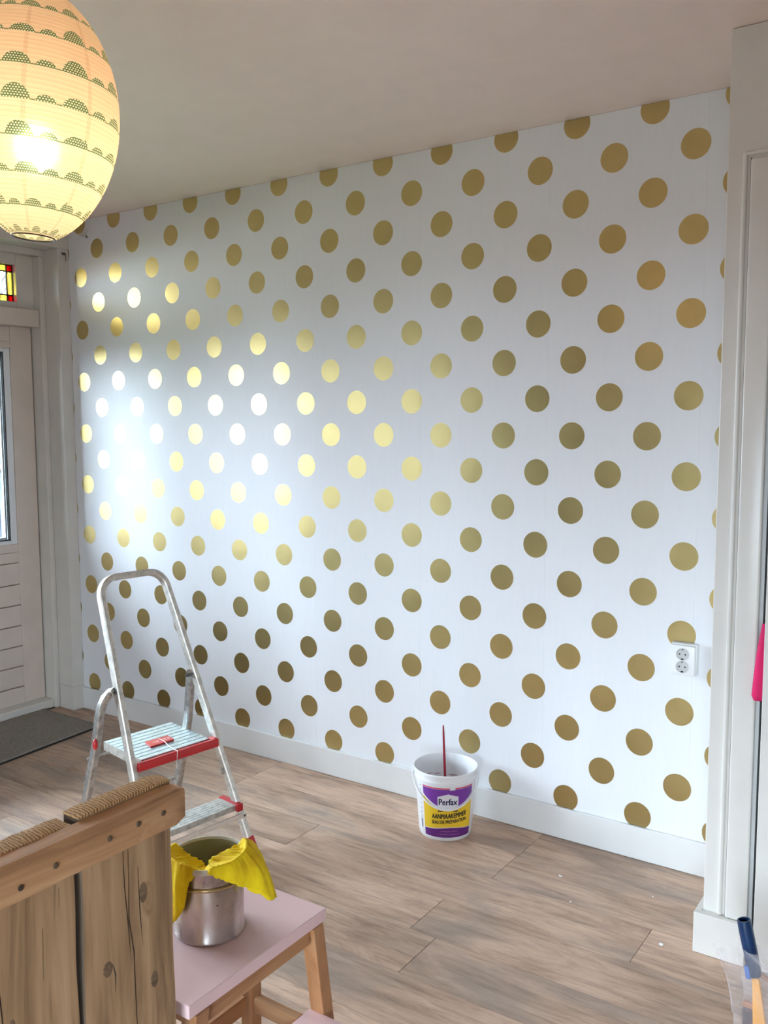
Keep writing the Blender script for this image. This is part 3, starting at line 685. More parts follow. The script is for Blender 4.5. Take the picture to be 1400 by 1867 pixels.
# ------------------------------------------------------------------ socket
sk = thing('wall_socket', 'white double power socket mounted on dotted wallpaper', 'socket', (3.192, -0.0012, 0.742))
obj('back_box', B(-0.042, 0.042, -0.028, 0.0, -0.053, 0.053, 0.003), M['plastic_white'], sk)
bm = B(-0.0385, 0.040, -0.045, -0.028, -0.050, 0.050, 0.004, 3)
obj('cover_plate', bm, M['plastic_white'], sk, True)
for zc in (0.021, -0.021):
    bm = lathe([(0.0205, 0.0), (0.0205, 0.003), (0.0185, 0.003), (0.0178, 0.0010), (0.0, 0.0008)], 40)
    for v in bm.verts: v.co = Vector((v.co.x, -v.co.z-0.0448, v.co.y+zc))
    ins = obj('outlet', bm, M['socket_insert'], sk, True)
    bm = bmesh.new()
    for q in (-0.0095, 0.0095):
        bmesh.ops.create_circle(bm, cap_ends=True, radius=0.0028, segments=12, matrix=Matrix.Translation((q, -0.0462, zc)) @ Matrix.Rotation(R(90), 4, 'X'))
    obj('pin_hole', bm, M['black'], ins)
    obj('earth_clip', B(-0.004, 0.004, -0.0485, -0.0455, zc-0.0185, zc-0.0135, 0.0008), M['black'], ins)
    obj('earth_clip', B(-0.0025, 0.0025, -0.0485, -0.0455, zc+0.0145, zc+0.0185, 0.0008), M['gunmetal'], ins)

# ------------------------------------------------------------------ door mat
bm = bmesh.new()
nx, ny = 30, 60
W0, W1 = (-0.118, -0.165), (0.345, -0.165)
gr = []
for i in range(nx+1):
    row = []
    for j in range(ny+1):
        u = i/nx; v = j/ny
        y = -0.163-1.0*v
        x0 = -0.128 + (0.02*math.sin(v*4) if i == 0 else 0)*0.1; x1 = 0.3285+0.085*v*1.0
        row.append(bm.verts.new((x0+(x1-x0)*u, y+0.0015*math.sin(u*40), 0.0065+0.0008*math.sin(i*2.1+j*1.7))))
    gr.append(row)
for i in range(nx):
    for j in range(ny): bm.faces.new((gr[i][j], gr[i+1][j], gr[i+1][j+1], gr[i][j+1]))
dm = obj('pile', bm, M['mat'], None, 'all')
so2 = dm.modifiers.new('thickness', 'SOLIDIFY'); so2.thickness = 0.006; so2.offset = -1
mt_ = thing('door_mat', 'flat grey-brown woven mat in front of the garden door', 'mat'); dm.parent = mt_
obj('edge_binding', sweep([(0.3295, -0.163, 0.004), (0.372, -0.663, 0.004), (0.4145, -1.163, 0.004)], rrect(0.006, 0.008, 0.002)), M['lead'], mt_)

# ------------------------------------------------------------------ step ladder
th = R(8.0); nV = Vector((math.cos(th), -math.sin(th), 0)); wV = Vector((math.sin(th), math.cos(th), 0))
def Lp(n, a, z): return nV*n + wV*a + Vector((0, 0, z))
O = Lp(1.78, -0.69, 0)
ladder = thing('step_ladder', 'small aluminium step ladder with red-edged treads in front of dotted wall', 'ladder', tuple(O))
def Q(n, a, z): return Lp(n, a, z)-O
def an(z): return 1.965-0.32*z
def aR(z): return -0.452-0.133*z
def aL(z): return -0.858+0.020*z
leanU = (Lp(an(1), 0, 1)-Lp(an(0), 0, 0)).normalized()
nrm = wV.cross(leanU).normalized()            # normal of the front plane
# inverted-U front frame: rails and rounded top loop in one bent tube
pts = []
for z in (0.035, 0.2, 0.4, 0.6, 0.8, 0.9): pts.append(Q(an(z), aL(z), z))
zt = 1.000; rc = 0.065
for k in range(0, 9):
    a = R(180-90*k/8); pts.append(Q(an(zt-rc+rc*math.sin(a)), aL(0.94)+rc+rc*math.cos(a), zt-rc+rc*math.sin(a)))
for k in range(0, 9):
    a = R(90-90*k/8); pts.append(Q(an(zt-rc+rc*math.sin(a)), aR(0.94)-rc+rc*math.cos(a), zt-rc+rc*math.sin(a)))
for z in (0.9, 0.8, 0.6, 0.4, 0.2, 0.035): pts.append(Q(an(z), aR(z), z))
obj('front_frame', sweep(pts, rrect(0.021, 0.031, 0.0035, 1), up=nrm), M['alu'], ladder, True)
for af in (aL, aR):
    bm = bmesh.new(); sweep([Q(an(0.0)+0.002, af(0), 0.0), Q(an(0.05), af(0.05), 0.05)], rrect(0.031, 0.040, 0.006), bm, up=nrm)
    obj('foot', bm, M['red'], ladder, True)
def rearp(z): return 1.765-0.34*(0.63-z)
for sgn, pa, base in ((-1, -0.858, -0.902), (1, -0.556, -0.500)):
    pts = []
    top = [(0.638, pa+sgn*0.004, 1.763), (0.632, pa+sgn*0.012, 1.752), (0.612, pa+sgn*0.021, 1.735), (0.585, pa+sgn*0.027, 1.722), (0.55, pa+sgn*0.031, 1.712)]
    for z, a, n_ in top: pts.append(Q(n_, a, z))
    for z in (0.44, 0.3, 0.15, 0.03): pts.append(Q(rearp(z)-0.012, pa+sgn*0.032+(base-pa-sgn*0.032)*(0.55-z)/0.55, z))
    obj('rear_leg', sweep(pts, rrect(0.024, 0.031, 0.004, 1), up=nrm), M['alu_rear'], ladder, True)
    obj('foot', sweep([Q(rearp(0)-0.012, base, 0.0), Q(rearp(0.045)-0.012, base-sgn*0.004, 0.045)], rrect(0.031, 0.038, 0.006), up=nrm), M['red'], ladder, True)
    obj('hinge_pin', sweep([Q(1.764, pa-sgn*0.02, 0.632), Q(1.764, pa+sgn*0.018, 0.632)], circ(0.006, 10)), M['gunmetal'], ladder, True)
bm = bmesh.new(); bmesh.ops.create_uvsphere(bm, u_segments=12, v_segments=8, radius=0.013)
for v in bm.verts: v.co = Vector((v.co.x*0.7, v.co.y*0.7, v.co.z*1.5))+Q(rearp(0.46)+0.002, -0.906, 0.455)
obj('brace_knob', bm, M['red'], ladder, 'all')
obj('rear_brace', sweep([Q(rearp(0.20)-0.012, -0.885, 0.20), Q(rearp(0.20)-0.012, -0.53, 0.20)], rrect(0.016, 0.006, 0.002)), M['alu_rear'], ladder, True)
# platform: ribbed plate, side flanges, red nosing
ZP = 0.408
bm = bmesh.new()
nr = 9; nb, nf = 1.586, 1.842
corn = lambda n_: (-0.800-0.012*(n_-nb)/(nf-nb), -0.520-0.012*(n_-nb)/(nf-nb))
for k in range(nr):
    n0 = nb+(nf-nb)*k/nr; n1 = nb+(nf-nb)*(k+1)/nr-0.0055
    a0, b0 = corn(n0); a1, b1 = corn(n1)
    hexa(bm, [Q(n0, a0, ZP-0.004), Q(n1, a1, ZP-0.004), Q(n1, b1, ZP-0.004), Q(n0, b0, ZP-0.004)], [Q(n0, a0, ZP), Q(n1, a1, ZP), Q(n1, b1, ZP), Q(n0, b0, ZP)])
obj('platform_ribs', bm, M['alu_plate'], ladder)
bm = bmesh.new(); hexa(bm, [Q(nb, -0.800, ZP-0.008), Q(nf, -0.812, ZP-0.008), Q(nf, -0.532, ZP-0.008), Q(nb, -0.520, ZP-0.008)], [Q(nb, -0.800, ZP-0.0045), Q(nf, -0.812, ZP-0.0045), Q(nf, -0.532, ZP-0.0045), Q(nb, -0.520, ZP-0.0045)])
obj('platform_tray', bm, M['gunmetal'], ladder)
for a in (-0.803, -0.523):
    bm = bmesh.new(); hexa(bm, [Q(nb, a-0.002, ZP-0.03), Q(nf, a-0.014, ZP-0.03), Q(nf, a-0.011, ZP-0.03), Q(nb, a+0.001, ZP-0.03)], [Q(nb, a-0.002, ZP), Q(nf, a-0.014, ZP), Q(nf, a-0.011, ZP), Q(nb, a+0.001, ZP)])
    obj('platform_flange', bm, M['alu'], ladder)
obj('platform_axle', sweep([Q(1.628, -0.894, ZP-0.028), Q(1.628, -0.535, ZP-0.028)], circ(0.005, 10)), M['alu_rear'], ladder, True)
bm = bmesh.new()
sweep([Q(an(ZP)+0.026, aL(ZP)+0.011, ZP-0.013), Q(an(ZP)+0.026, aR(ZP)-0.011, ZP-0.013)], rrect(0.018, 0.030, 0.005), bm)
sweep([Q(an(ZP)+0.012, aR(ZP)-0.030, ZP-0.004), Q(an(ZP)+0.012, aR(ZP)-0.0105, ZP-0.004)], rrect(0.04, 0.012, 0.003), bm)
obj('platform_nosing', bm, M['red'], ladder, True)
# small red maker's label with a string, lying on the platform
tg = [Q(1.712, -0.717, ZP+0.001), Q(1.765, -0.729, ZP+0.001), Q(1.765, -0.633, ZP+0.001), Q(1.712, -0.625, ZP+0.001)]
bm = bmesh.new(); hexa(bm, tg, [p+Vector((0, 0, 0.005)) for p in tg]); lab = obj('tag', bm, M['red'], ladder); lab['label'] = 'red printed card label'
def q2(n0, n1, a0, a1, zz_): return [Q(n0, a0, zz_), Q(n1, a0, zz_), Q(n1, a1, zz_), Q(n0, a1, zz_)]
bm = bmesh.new()
for k, (a0, a1) in enumerate(((-0.702, -0.700), (-0.698, -0.690), (-0.688, -0.681), (-0.668, -0.661), (-0.659, -0.652), (-0.650, -0.643), (-0.641, -0.636))):
    v = [bm.verts.new(p) for p in q2(1.733, 1.7355 if k % 2 else 1.741, a0, a1, ZP+0.0063)]; bm.faces.new(v)
    v = [bm.verts.new(p) for p in q2(1.745, 1.7475, a0, a1, ZP+0.0063)]; bm.faces.new(v)
obj('print', bm, M['tag_white'], lab)
st = [Q(1.722, -0.668, ZP+0.007), Q(1.76, -0.672, ZP+0.009), Q(1.81, -0.682, ZP+0.003), Q(an(ZP)+0.034, -0.690, ZP+0.004), Q(an(ZP)+0.037, -0.694, ZP-0.015), Q(an(ZP)+0.036, -0.697, ZP-0.04), Q(an(ZP)+0.030, -0.692, ZP-0.058)]
obj('string', sweep(st, circ(0.0012, 6)), M['paper'], lab, True)
# lower tread
ZS = 0.176
bm = bmesh.new()
for k in range(6):
    n0 = 1.842+k*0.0155; hexa(bm, [Q(n0, -0.842, ZS-0.006), Q(n0+0.0138, -0.842, ZS-0.006), Q(n0+0.0138, -0.497, ZS-0.006), Q(n0, -0.497, ZS-0.006)], [Q(n0, -0.842, ZS), Q(n0+0.0138, -0.842, ZS), Q(n0+0.0138, -0.497, ZS), Q(n0, -0.497, ZS)])
box_q = hexa(bm, [Q(1.842, -0.842, ZS-0.022), Q(1.93, -0.842, ZS-0.022), Q(1.93, -0.497, ZS-0.022), Q(1.842, -0.497, ZS-0.022)], [Q(1.842, -0.842, ZS-0.006), Q(1.93, -0.842, ZS-0.006), Q(1.93, -0.497, ZS-0.006), Q(1.842, -0.497, ZS-0.006)])
obj('tread', bm, M['alu_worn'], ladder)
for a0, a1 in ((-0.497, -0.473), (-0.866, -0.842)):
    bm = bmesh.new(); hexa(bm, [Q(1.835, a0, ZS-0.024), Q(1.946, a0, ZS-0.024), Q(1.946, a1, ZS-0.024), Q(1.835, a1, ZS-0.024)], [Q(1.835, a0, ZS+0.004), Q(1.946, a0, ZS+0.004), Q(1.946, a1, ZS+0.004), Q(1.835, a1, ZS+0.004)], 0.003)
    obj('tread_end_cap', bm, M['red'], ladder)
obj('tread_front_bar', sweep([Q(1.944, -0.858, ZS-0.042), Q(1.944, -0.461, ZS-0.042)], rrect(0.008, 0.018, 0.002)), M['alu_white'], ladder)
obj('screw', sweep([Q(1.946, -0.470, ZS-0.042), Q(1.951, -0.470, ZS-0.042)], circ(0.004, 10)), M['gunmetal'], ladder)
obj('stop_bracket', sweep([Q(an(0.29)-0.005, aR(0.29)-0.022, 0.285), Q(an(0.29)-0.005, aR(0.29)-0.008, 0.285)], rrect(0.016, 0.016, 0.003)), M['alu'], ladder)

# ------------------------------------------------------------------ plank panel in the foreground
XF = 2.924
pan = thing('plank_panel', 'rough brown wooden plank panel with a nailed top rail in the foreground', 'wooden panel', (XF-0.04, -2.38, 0))
px0, px1 = -0.0320, 0.0045                     # plank faces in panel space (x = XF-0.04+...)
edges = [(-1.9905, -2.178, 0.9245), (-2.185, -2.378, 0.9185), (-2.383, -2.574, 0.922), (-2.579, -2.77, 0.919)]
rnd = random.Random(3)
def rough_plank(y1, y0, ztop, seed):
    rn = random.Random(seed); bm = bmesh.new(); ns = 40
    zsq = [0.0005+(ztop-0.0005)*i/ns for i in range(ns+1)]
    rows = []
    for i, z in enumerate(zsq):
        wv = 0.0018*math.sin(z*9+seed)+0.0012*math.sin(z*23+seed*2); wv2 = 0.0018*math.sin(z*7+seed*3)+0.001*math.sin(z*31+seed)
        ya, yb = y0+abs(wv), y1-abs(wv2)
        c = 0.002
        zt = z
        rows.append([bm.verts.new((px0, ya+c, zt)), bm.verts.new((px0, yb-c, zt)), bm.verts.new((px0+c, yb, zt)), bm.verts.new((px1-c, yb, zt)), bm.verts.new((px1, yb-c, zt)), bm.verts.new((px1, ya+c, zt)), bm.verts.new((px1-c, ya, zt)), bm.verts.new((px0+c, ya, zt))])
    for a, b in zip(rows, rows[1:]):
        for k in range(8):
            f = bm.faces.new((a[k], a[(k+1) % 8], b[(k+1) % 8], b[k]))
            if k in (2, 5, 6): f.material_index = 2
    bm.faces.new(rows[0][::-1])
    f = bm.faces.new(rows[-1]); f.material_index = 1
    for v in bm.verts: v.co.y += 2.38
    return bm
for k, (y1, y0, zt_) in enumerate(edges):
    o = obj('plank', rough_plank(y1, y0, zt_-0.002, k+1), [M['plank_wood'], M['endgrain'], M['knot_wood']], pan, True)
    # rough sawn crown of the end grain, slightly domed
    bm = bmesh.new(); nn = 26; rows = []
    for i in range(nn+1):
        t = i/nn; y = y0+0.002+(y1-y0-0.004)*t+2.38
        d = 0.0045*(1-(2*t-1)**6); rr_ = random.Random(i*7+k)
        rows.append([bm.verts.new((px0-0.003+rr_.uniform(-0.0006, 0.0006), y, zt_-0.003)), bm.verts.new((px0-0.002, y, zt_+d*0.6+rr_.uniform(-0.001, 0.001))), bm.verts.new(((px0+px1)/2, y, zt_+d+rr_.uniform(-0.0015, 0.0015))), bm.verts.new((px1, y, zt_+d*0.5+rr_.uniform(-0.001, 0.001))), bm.verts.new((px1+0.0005, y, zt_-0.003))])
    for a, b in zip(rows, rows[1:]):
        for q in range(4): bm.faces.new((a[q], b[q], b[q+1], a[q+1]))
    bm.faces.new(rows[0]); bm.faces.new(rows[-1][::-1])
    obj('end_grain', bm, M['endgrain'], o, True)
bm = bmesh.new(); rows = []
for i in range(41):                             # rail with softened, slightly wavy edges
    y = -2.775+(-1.9885+2.775)*i/40+2.38; t = i/40
    e = 0.004 if i < 40 else 0.0
    wob = 0.0009*math.sin(i*0.9)+0.0006*math.sin(i*2.3)
    s = 0.93 if i == 40 else 1.0
    x0, x1, z0, z1 = 0.006, 0.040+wob*0.6, 0.858+wob, 0.9195+wob*0.4
    if i == 40: z0 += 0.006; z1 -= 0.004; x1 -= 0.003
    c = 0.0035
    rows.append([bm.verts.new(p) for p in ((x0, y, z0), (x1-c, y, z0), (x1, y, z0+c), (x1, y, z1-c), (x1-c, y, z1), (x0, y, z1))])
# extra ring just before the end keeps the corner crisp
for a, b in zip(rows, rows[1:]):
    for q in range(6): bm.faces.new((a[q], a[(q+1) % 6], b[(q+1) % 6], b[q]))
bm.faces.new(rows[0][::-1]); bm.faces.new(rows[-1])
rail = obj('top_rail', bm, M['rail_wood'], pan, True)
for y, z in ((-2.300, 0.879), (-2.243, 0.887), (-2.147, 0.890), (-2.091, 0.892), (-2.040, 0.891), (-2.42, 0.885), (-2.52, 0.89), (-2.62, 0.887)):
    bm = lathe([(0.0, 0.0016), (0.0028, 0.0014), (0.0044, 0.0008), (0.0048, -0.003), (0.0, -0.003)], 14)
    for v in bm.verts: v.co = Vector((v.co.z+0.0404, v.co.x+y+2.38, v.co.y+z))
    obj('screw', bm, M['knot_wood'], rail, True)
for y, z, a, b_ in ((-2.056, 0.752, 0.011, 0.019), (-2.131, 0.656, 0.012, 0.014), (-2.037, 0.590, 0.010, 0.016), (-2.25, 0.52, 0.012, 0.014), (-2.30, 0.66, 0.006, 0.01), (-2.45, 0.7, 0.012, 0.018)):
    bm = bmesh.new(); nn = 20
    cv = bm.verts.new((px1+0.0008, y+2.38, z)); rg = [bm.verts.new((px1-0.0002, y+2.38+a*0.95*math.cos(2*math.pi*i/nn)*(1+0.1*math.sin(i*3)), z+b_*1.15*math.sin(2*math.pi*i/nn))) for i in range(nn)]
    for i in range(nn): bm.faces.new((cv, rg[i], rg[(i+1) % nn]))
    obj('knot', bm, M['knot'], pan, 'all')
for pts in (((-2.085, 0.862), (-2.085, 0.79), (-2.087, 0.72), (-2.079, 0.66), (-2.078, 0.58), (-2.076, 0.50), (-2.074, 0.42)), ((-2.095, 0.85), (-2.094, 0.78), (-2.088, 0.70), (-2.085, 0.64)),
            ((-2.327, 0.862), (-2.323, 0.80), (-2.318, 0.72), (-2.312, 0.62), (-2.305, 0.50)), ((-2.066, 0.80), (-2.064, 0.72), (-2.060, 0.66)), ((-2.122, 0.66), (-2.117, 0.64), (-2.118, 0.61)), ((-2.245, 0.78), (-2.247, 0.70)), ((-2.215, 0.83), (-2.216, 0.80))):
    bm = bmesh.new()                             # a long drying split
    for k in range(len(pts)-1):
        (ya, za), (yb, zb) = pts[k], pts[k+1]; w0 = 0.0009*math.sin(math.pi*max(0.12, k/(len(pts)-1))); w1 = 0.0009*math.sin(math.pi*max(0.05, min(0.95, (k+1)/(len(pts)-1))))
        v = [bm.verts.new((px1+0.0003, ya-w0+2.38, za)), bm.verts.new((px1+0.0003, ya+w0+2.38, za)), bm.verts.new((px1+0.0003, yb+w1+2.38, zb)), bm.verts.new((px1+0.0003, yb-w1+2.38, zb))]; bm.faces.new(v)
    obj('split', bm, M['lead'], pan)
obj('lower_rail', B(-0.066, -0.035, -0.39, 0.385, 0.30, 0.36, 0.003), M['rail_wood'], pan)

# ------------------------------------------------------------------ step stool
ST = Vector((2.80, -1.769, 0))
stool = thing('step_stool', 'wooden step stool with pale pink painted steps, brown legs', 'stool', tuple(ST))
def SB(x0, x1, y0, y1, z0, z1, bev=0.002): return B(x0-ST.x, x1-ST.x, y0-ST.y, y1-ST.y, z0, z1, bev)
o = obj('top_step', SB(2.655, 2.892, -1.966, -1.572, 0.474, 0.500, 0.002), M['pink_stool'], stool)
obj('lower_step', SB(2.838, 3.075, -1.972, -1.5655, 0.226, 0.250, 0.002), M['pink_stool'], stool)
def leg(p0, p1, sx, sy, mat='stool_wood'):
    bm = bmesh.new(); a = Vector(p0)-ST; b = Vector(p1)-ST
    q = lambda c: [c+Vector((-sx/2, -sy/2, 0)), c+Vector((sx/2, -sy/2, 0)), c+Vector((sx/2, sy/2, 0)), c+Vector((-sx/2, sy/2, 0))]
    hexa(bm, q(a), q(b), 0.002); return obj('leg', bm, M[mat], stool)
for s in (1, -1):
    yt, yl = -1.769+s*0.166, -1.769+s*0.219
    m_ = lambda z: yt+(yl-yt)*(0.474-z)/0.224
    leg((2.838, m_(0.0) if s > 0 else -1.955, 0.0), (2.877, yt, 0.474), 0.036, 0.034)
    leg((2.660, -1.769+(0.205 if s > 0 else -0.19), 0.0), (2.700, -1.769+s*0.168, 0.474), 0.036, 0.030)
    leg((3.050, -1.769+s*0.185, 0.0), (3.045, -1.769+s*0.185, 0.226), 0.030, 0.030)
    obj('side_rail', SB(2.712, 2.8365, -1.769+s*0.172-0.011, -1.769+s*0.172+0.011, 0.214, 0.248), M['stool_wood_d'], stool)
    obj('side_apron', SB(2.715, 2.862, -1.769+s*0.160-0.009, -1.769+s*0.160+0.009, 0.435, 0.474), M['stool_wood_d'], stool)
    obj('side_rail', SB(2.862, 3.029, -1.769+s*0.172-0.010, -1.769+s*0.172+0.010, 0.196, 0.2255), M['stool_wood_d'], stool)
obj('front_apron', SB(2.866, 2.884, -1.922, -1.618, 0.438, 0.4735), M['stool_wood_x'], stool)
obj('rear_apron', SB(2.69, 2.706, -1.92, -1.62, 0.438, 0.4735), M['stool_wood_x'], stool)
obj('rear_rail', SB(2.672, 2.69, -1.93, -1.61, 0.205, 0.245), M['stool_wood_x'], stool)
obj('front_apron', SB(3.035, 3.05, -1.94, -1.60, 0.19, 0.2255), M['stool_wood_x'], stool)

# ------------------------------------------------------------------ metal can on the stool
CC = Vector((2.7395, -1.763, 0.500))
can = thing('metal_can', 'dented steel paint can standing on the pink stool', 'can', tuple(CC))
obj('body', lathe([(0.0, 0.003), (0.066, 0.003), (0.069, 0.0), (0.0712, 0.0015), (0.0712, 0.006), (0.0692, 0.009), (0.0698, 0.060), (0.0698, 0.106), (0.0690, 0.111)], 72), M['tin'], can, True)
obj('shoulder_bead', lathe([(0.0690, 0.109), (0.0712, 0.111), (0.0720, 0.1135), (0.0712, 0.116), (0.0690, 0.1175), (0.0672, 0.1175)], 72), M['tin_brass'], can, True)
obj('collar', lathe([(0.0680, 0.1165), (0.0678, 0.120), (0.0695, 0.140), (0.0725, 0.148)], 72), M['tin'], can, True)
obj('rim', lathe([(0.0720, 0.146), (0.0750, 0.1475), (0.0775, 0.1505), (0.0778, 0.155), (0.0758, 0.1590), (0.0730, 0.1588), (0.0710, 0.154)], 72), M['tin_rim'], can, True)
obj('lining', lathe([(0.0, 0.006), (0.064, 0.006), (0.0655, 0.012), (0.0665, 0.120), (0.0708, 0.150), (0.0712, 0.154)], 72), M['tin_inner'], can, True)

# ------------------------------------------------------------------ yellow cloth draped over the rim
rV = Vector((0.825, 0.565, 0)); tV = Vector((0.565, -0.825, 0))
def interp(tab, x):
    if x <= tab[0][0]: return tab[0][1:]
    for a, b in zip(tab, tab[1:]):
        if x <= b[0]:
            t = (x-a[0])/(b[0]-a[0]); t = t*t*(3-2*t); return tuple(p+(q-p)*t for p, q in zip(a[1:], b[1:]))
    return tab[-1][1:]
# angle (0 = camera right, 90 = towards camera): outer end radius, outer end height, inner radius, inner height, lift
tab = [(-36, 0.078, 0.159, 0.060, 0.156, 0.006), (-24, 0.098, 0.145, 0.048, 0.158, 0.016), (-11, 0.120, 0.098, 0.036, 0.158, 0.020), (-2, 0.131, 0.064, 0.026, 0.155, 0.018), (8, 0.125, 0.066, 0.018, 0.152, 0.014),
       (20, 0.107, 0.092, 0.010, 0.148, 0.011), (34, 0.090, 0.114, 0.004, 0.143, 0.008), (50, 0.081, 0.130, 0.002, 0.138, 0.006), (66, 0.077, 0.142, 0.004, 0.133, 0.005), (80, 0.073, 0.1575, 0.010, 0.130, 0.003), (98, 0.073, 0.1575, 0.014, 0.130, 0.003),
       (106, 0.077, 0.138, 0.014, 0.132, 0.006), (114, 0.081, 0.080, 0.014, 0.136, 0.009), (124, 0.086, 0.058, 0.014, 0.140, 0.011), (134, 0.091, 0.044, 0.016, 0.143, 0.012), (150, 0.094, 0.050, 0.022, 0.147, 0.012), (175, 0.094, 0.080, 0.036, 0.152, 0.010), (200, 0.078, 0.157, 0.058, 0.156, 0.006)]
bm = bmesh.new(); rows = []; NA, NP = 110, 22
for i in range(NA+1):
    a = -34+234*i/NA; ro, zo, ri, zi, lift = interp(tab, a)
    fold = 0.0030*math.sin(a*0.17+0.6)+0.0014*math.sin(a*0.41+1.3)
    bare = max(0.0, 1.0-abs(a-90)/15.0)            # the cloth slips inside the rim at the front, leaving it bare
    kr = 1.0-0.16*min(1.0, bare*1.6); dz = -0.012*min(1.0, bare*1.6)
    ctrl = [(ri, zi), ((ri+0.068)/2, (zi+0.158)/2+0.004*math.sin(a*0.09+1)), (0.0705*kr, 0.1600+dz), (0.0760*kr, 0.1630+lift*0.5+dz), ((0.0795+lift*0.2)*kr, 0.1610+lift*0.4+dz)]
    ctrl += [((0.0795+(ro-0.0745)*0.5+lift*0.35)*kr, 0.158+(zo-0.158)*0.36+lift*0.25+dz), ((ro+0.003)*kr, zo+dz)]
    row = []
    for k in range(NP+1):
        s = k/NP*(len(ctrl)-1); j = min(int(s), len(ctrl)-2); t = s-j
        p0 = ctrl[max(j-1, 0)]; p1 = ctrl[j]; p2 = ctrl[j+1]; p3 = ctrl[min(j+2, len(ctrl)-1)]
        cr_ = [0.5*((2*p1[d])+(-p0[d]+p2[d])*t+(2*p0[d]-5*p1[d]+4*p2[d]-p3[d])*t*t+(-p0[d]+3*p1[d]-3*p2[d]+p3[d])*t**3) for d in (0, 1)]
        free = min(1.0, abs(s-3.0)/2.2)
        rad = cr_[0]+(fold*free if s > 3.2 else 0); zz_ = cr_[1]+(abs(fold)*0.9*free if s < 2.6 else 0)+0.0012*math.sin(a*0.9+s*2)
        if s > 2.3 and zz_ > 0.108: rad = max(rad, 0.0792) if s > 3.4 and bare == 0 else rad
        if 1.8 < s < 3.8 and bare == 0: zz_ = max(zz_, 0.1605)
        row.append(bm.verts.new(rV*(rad*math.cos(R(a)))+tV*(rad*math.sin(R(a)))+Vector((0, 0, zz_))))
    rows.append(row)
for a, b in zip(rows, rows[1:]):
    for k in range(NP): bm.faces.new((a[k], b[k], b[k+1], a[k+1]))
cl = obj('cleaning_cloth', bm, M['cloth'], None, 'all'); cl.location = CC
s3 = cl.modifiers.new('thickness', 'SOLIDIFY'); s3.thickness = 0.0016; s3.offset = 1
tag(cl, 'bright yellow cleaning cloth draped over the rim of the steel can', 'cloth')

# ------------------------------------------------------------------ wallpaper paste bucket
BC = Vector((2.371, -0.187, 0.0))
bk = thing('paste_bucket', 'white plastic paste bucket with purple and yellow label by the baseboard', 'bucket', tuple(BC))
def br_(z): return 0.098+0.0185*(z/0.255)
prof = [(0.0, 0.004), (0.090, 0.004), (0.094, 0.0), (0.0975, 0.004), (br_(0.02), 0.02), (br_(0.215), 0.215), (br_(0.215)+0.003, 0.217), (br_(0.225)+0.003, 0.226), (br_(0.226), 0.228), (br_(0.24), 0.243),
        (0.1195, 0.245), (0.1205, 0.252), (0.119, 0.256), (0.1165, 0.255), (0.1145, 0.250), (br_(0.22)-0.003, 0.22), (br_(0.02)-0.003, 0.012), (0.0, 0.010)]
def bplastic():
    m, n, l, p = new_mat('milky_bucket_plastic'); p.inputs['Base Color'].default_value = (0.84, 0.84, 0.85, 1); p.inputs['Roughness'].default_value = 0.25
    p.inputs['Subsurface Weight'].default_value = 0.0
    tc = N(n, 'ShaderNodeTexCoord').outputs['Object']
    l.new(mixc(n, l, noise(n, l, tc, 8, 4), (0.80, 0.80, 0.81), (0.87, 0.87, 0.88)), p.inputs['Base Color']); return m
M['bucket'] = bplastic()
obj('body', lathe(prof, 96), M['bucket'], bk, True)
M['splash'] = paint('dried_pink_paste', (0.62, 0.40, 0.42), 0.5, 0.15)
for (a0, a1, z0_, z1_) in ((95, 112, 0.175, 0.182), (112, 128, 0.180, 0.186), (60, 82, 0.170, 0.178), (40, 52, 0.165, 0.176), (134, 158, 0.170, 0.175), (70, 76, 0.164, 0.171)):
    prev = None; bm = bmesh.new()                  # one dried reddish paste splash on the inside wall
    for i in range(13):
        a = a0+(a1-a0)*i/12; t_ = math.sin(math.pi*i/12); zc = (z0_+z1_)/2+0.0015*math.sin(i*2.1); hh = (z1_-z0_)/2*(0.15+0.85*t_)*(0.7+0.3*math.sin(i*3.3))
        rr_ = br_(zc)-0.0036; A_ = R(a-35)
        # angle measured with 90 = away from the camera
        dirv = Vector((math.cos(A_+R(69)-R(0)), math.sin(A_+R(69)), 0))
        v = (bm.verts.new(dirv*rr_+Vector((0, 0, zc-hh))), bm.verts.new(dirv*rr_+Vector((0, 0, zc+hh))))
        if prev: bm.faces.new((prev[0], v[0], v[1], prev[1]))
        prev = v
    obj('paste_splash', bm, M['splash'], bk)
# label: everything is mapped as (u, v) -> on the cone; u = metres to the right seen from the camera, v = height
LA = math.atan2(-3.0018-BC.y, 4.0216-BC.x)+R(3.5)    # azimuth facing the camera
def cone(u, v, lift): r_ = br_(v)+lift; a = LA+u/0.108; return Vector((r_*math.cos(a), r_*math.sin(a), v))
def band(name, mat, u0, u1, lo, hi, lift, parent, nu=48, nv=6):
    bm = bmesh.new(); g_ = []
    for i in range(nu+1):
        u = u0+(u1-u0)*i/nu; a = lo(u) if callable(lo) else lo; b = hi(u) if callable(hi) else hi
        g_.append([bm.verts.new(cone(u, a+(b-a)*j/nv, lift)) for j in range(nv+1)])
    for i in range(nu):
        for j in range(nv): bm.faces.new((g_[i][j], g_[i+1][j], g_[i+1][j+1], g_[i][j+1]))
    return obj(name, bm, mat, parent, 'all')
flat = lambda nm, c, r_=0.3: paint(nm, c, r_, 0.03, bumpy=0)
M['l_white'] = flat('label_white', (0.82, 0.80, 0.84)); M['l_purple'] = flat('label_purple', (0.20, 0.045, 0.36)); M['l_dark'] = flat('label_dark_purple', (0.13, 0.02, 0.20))
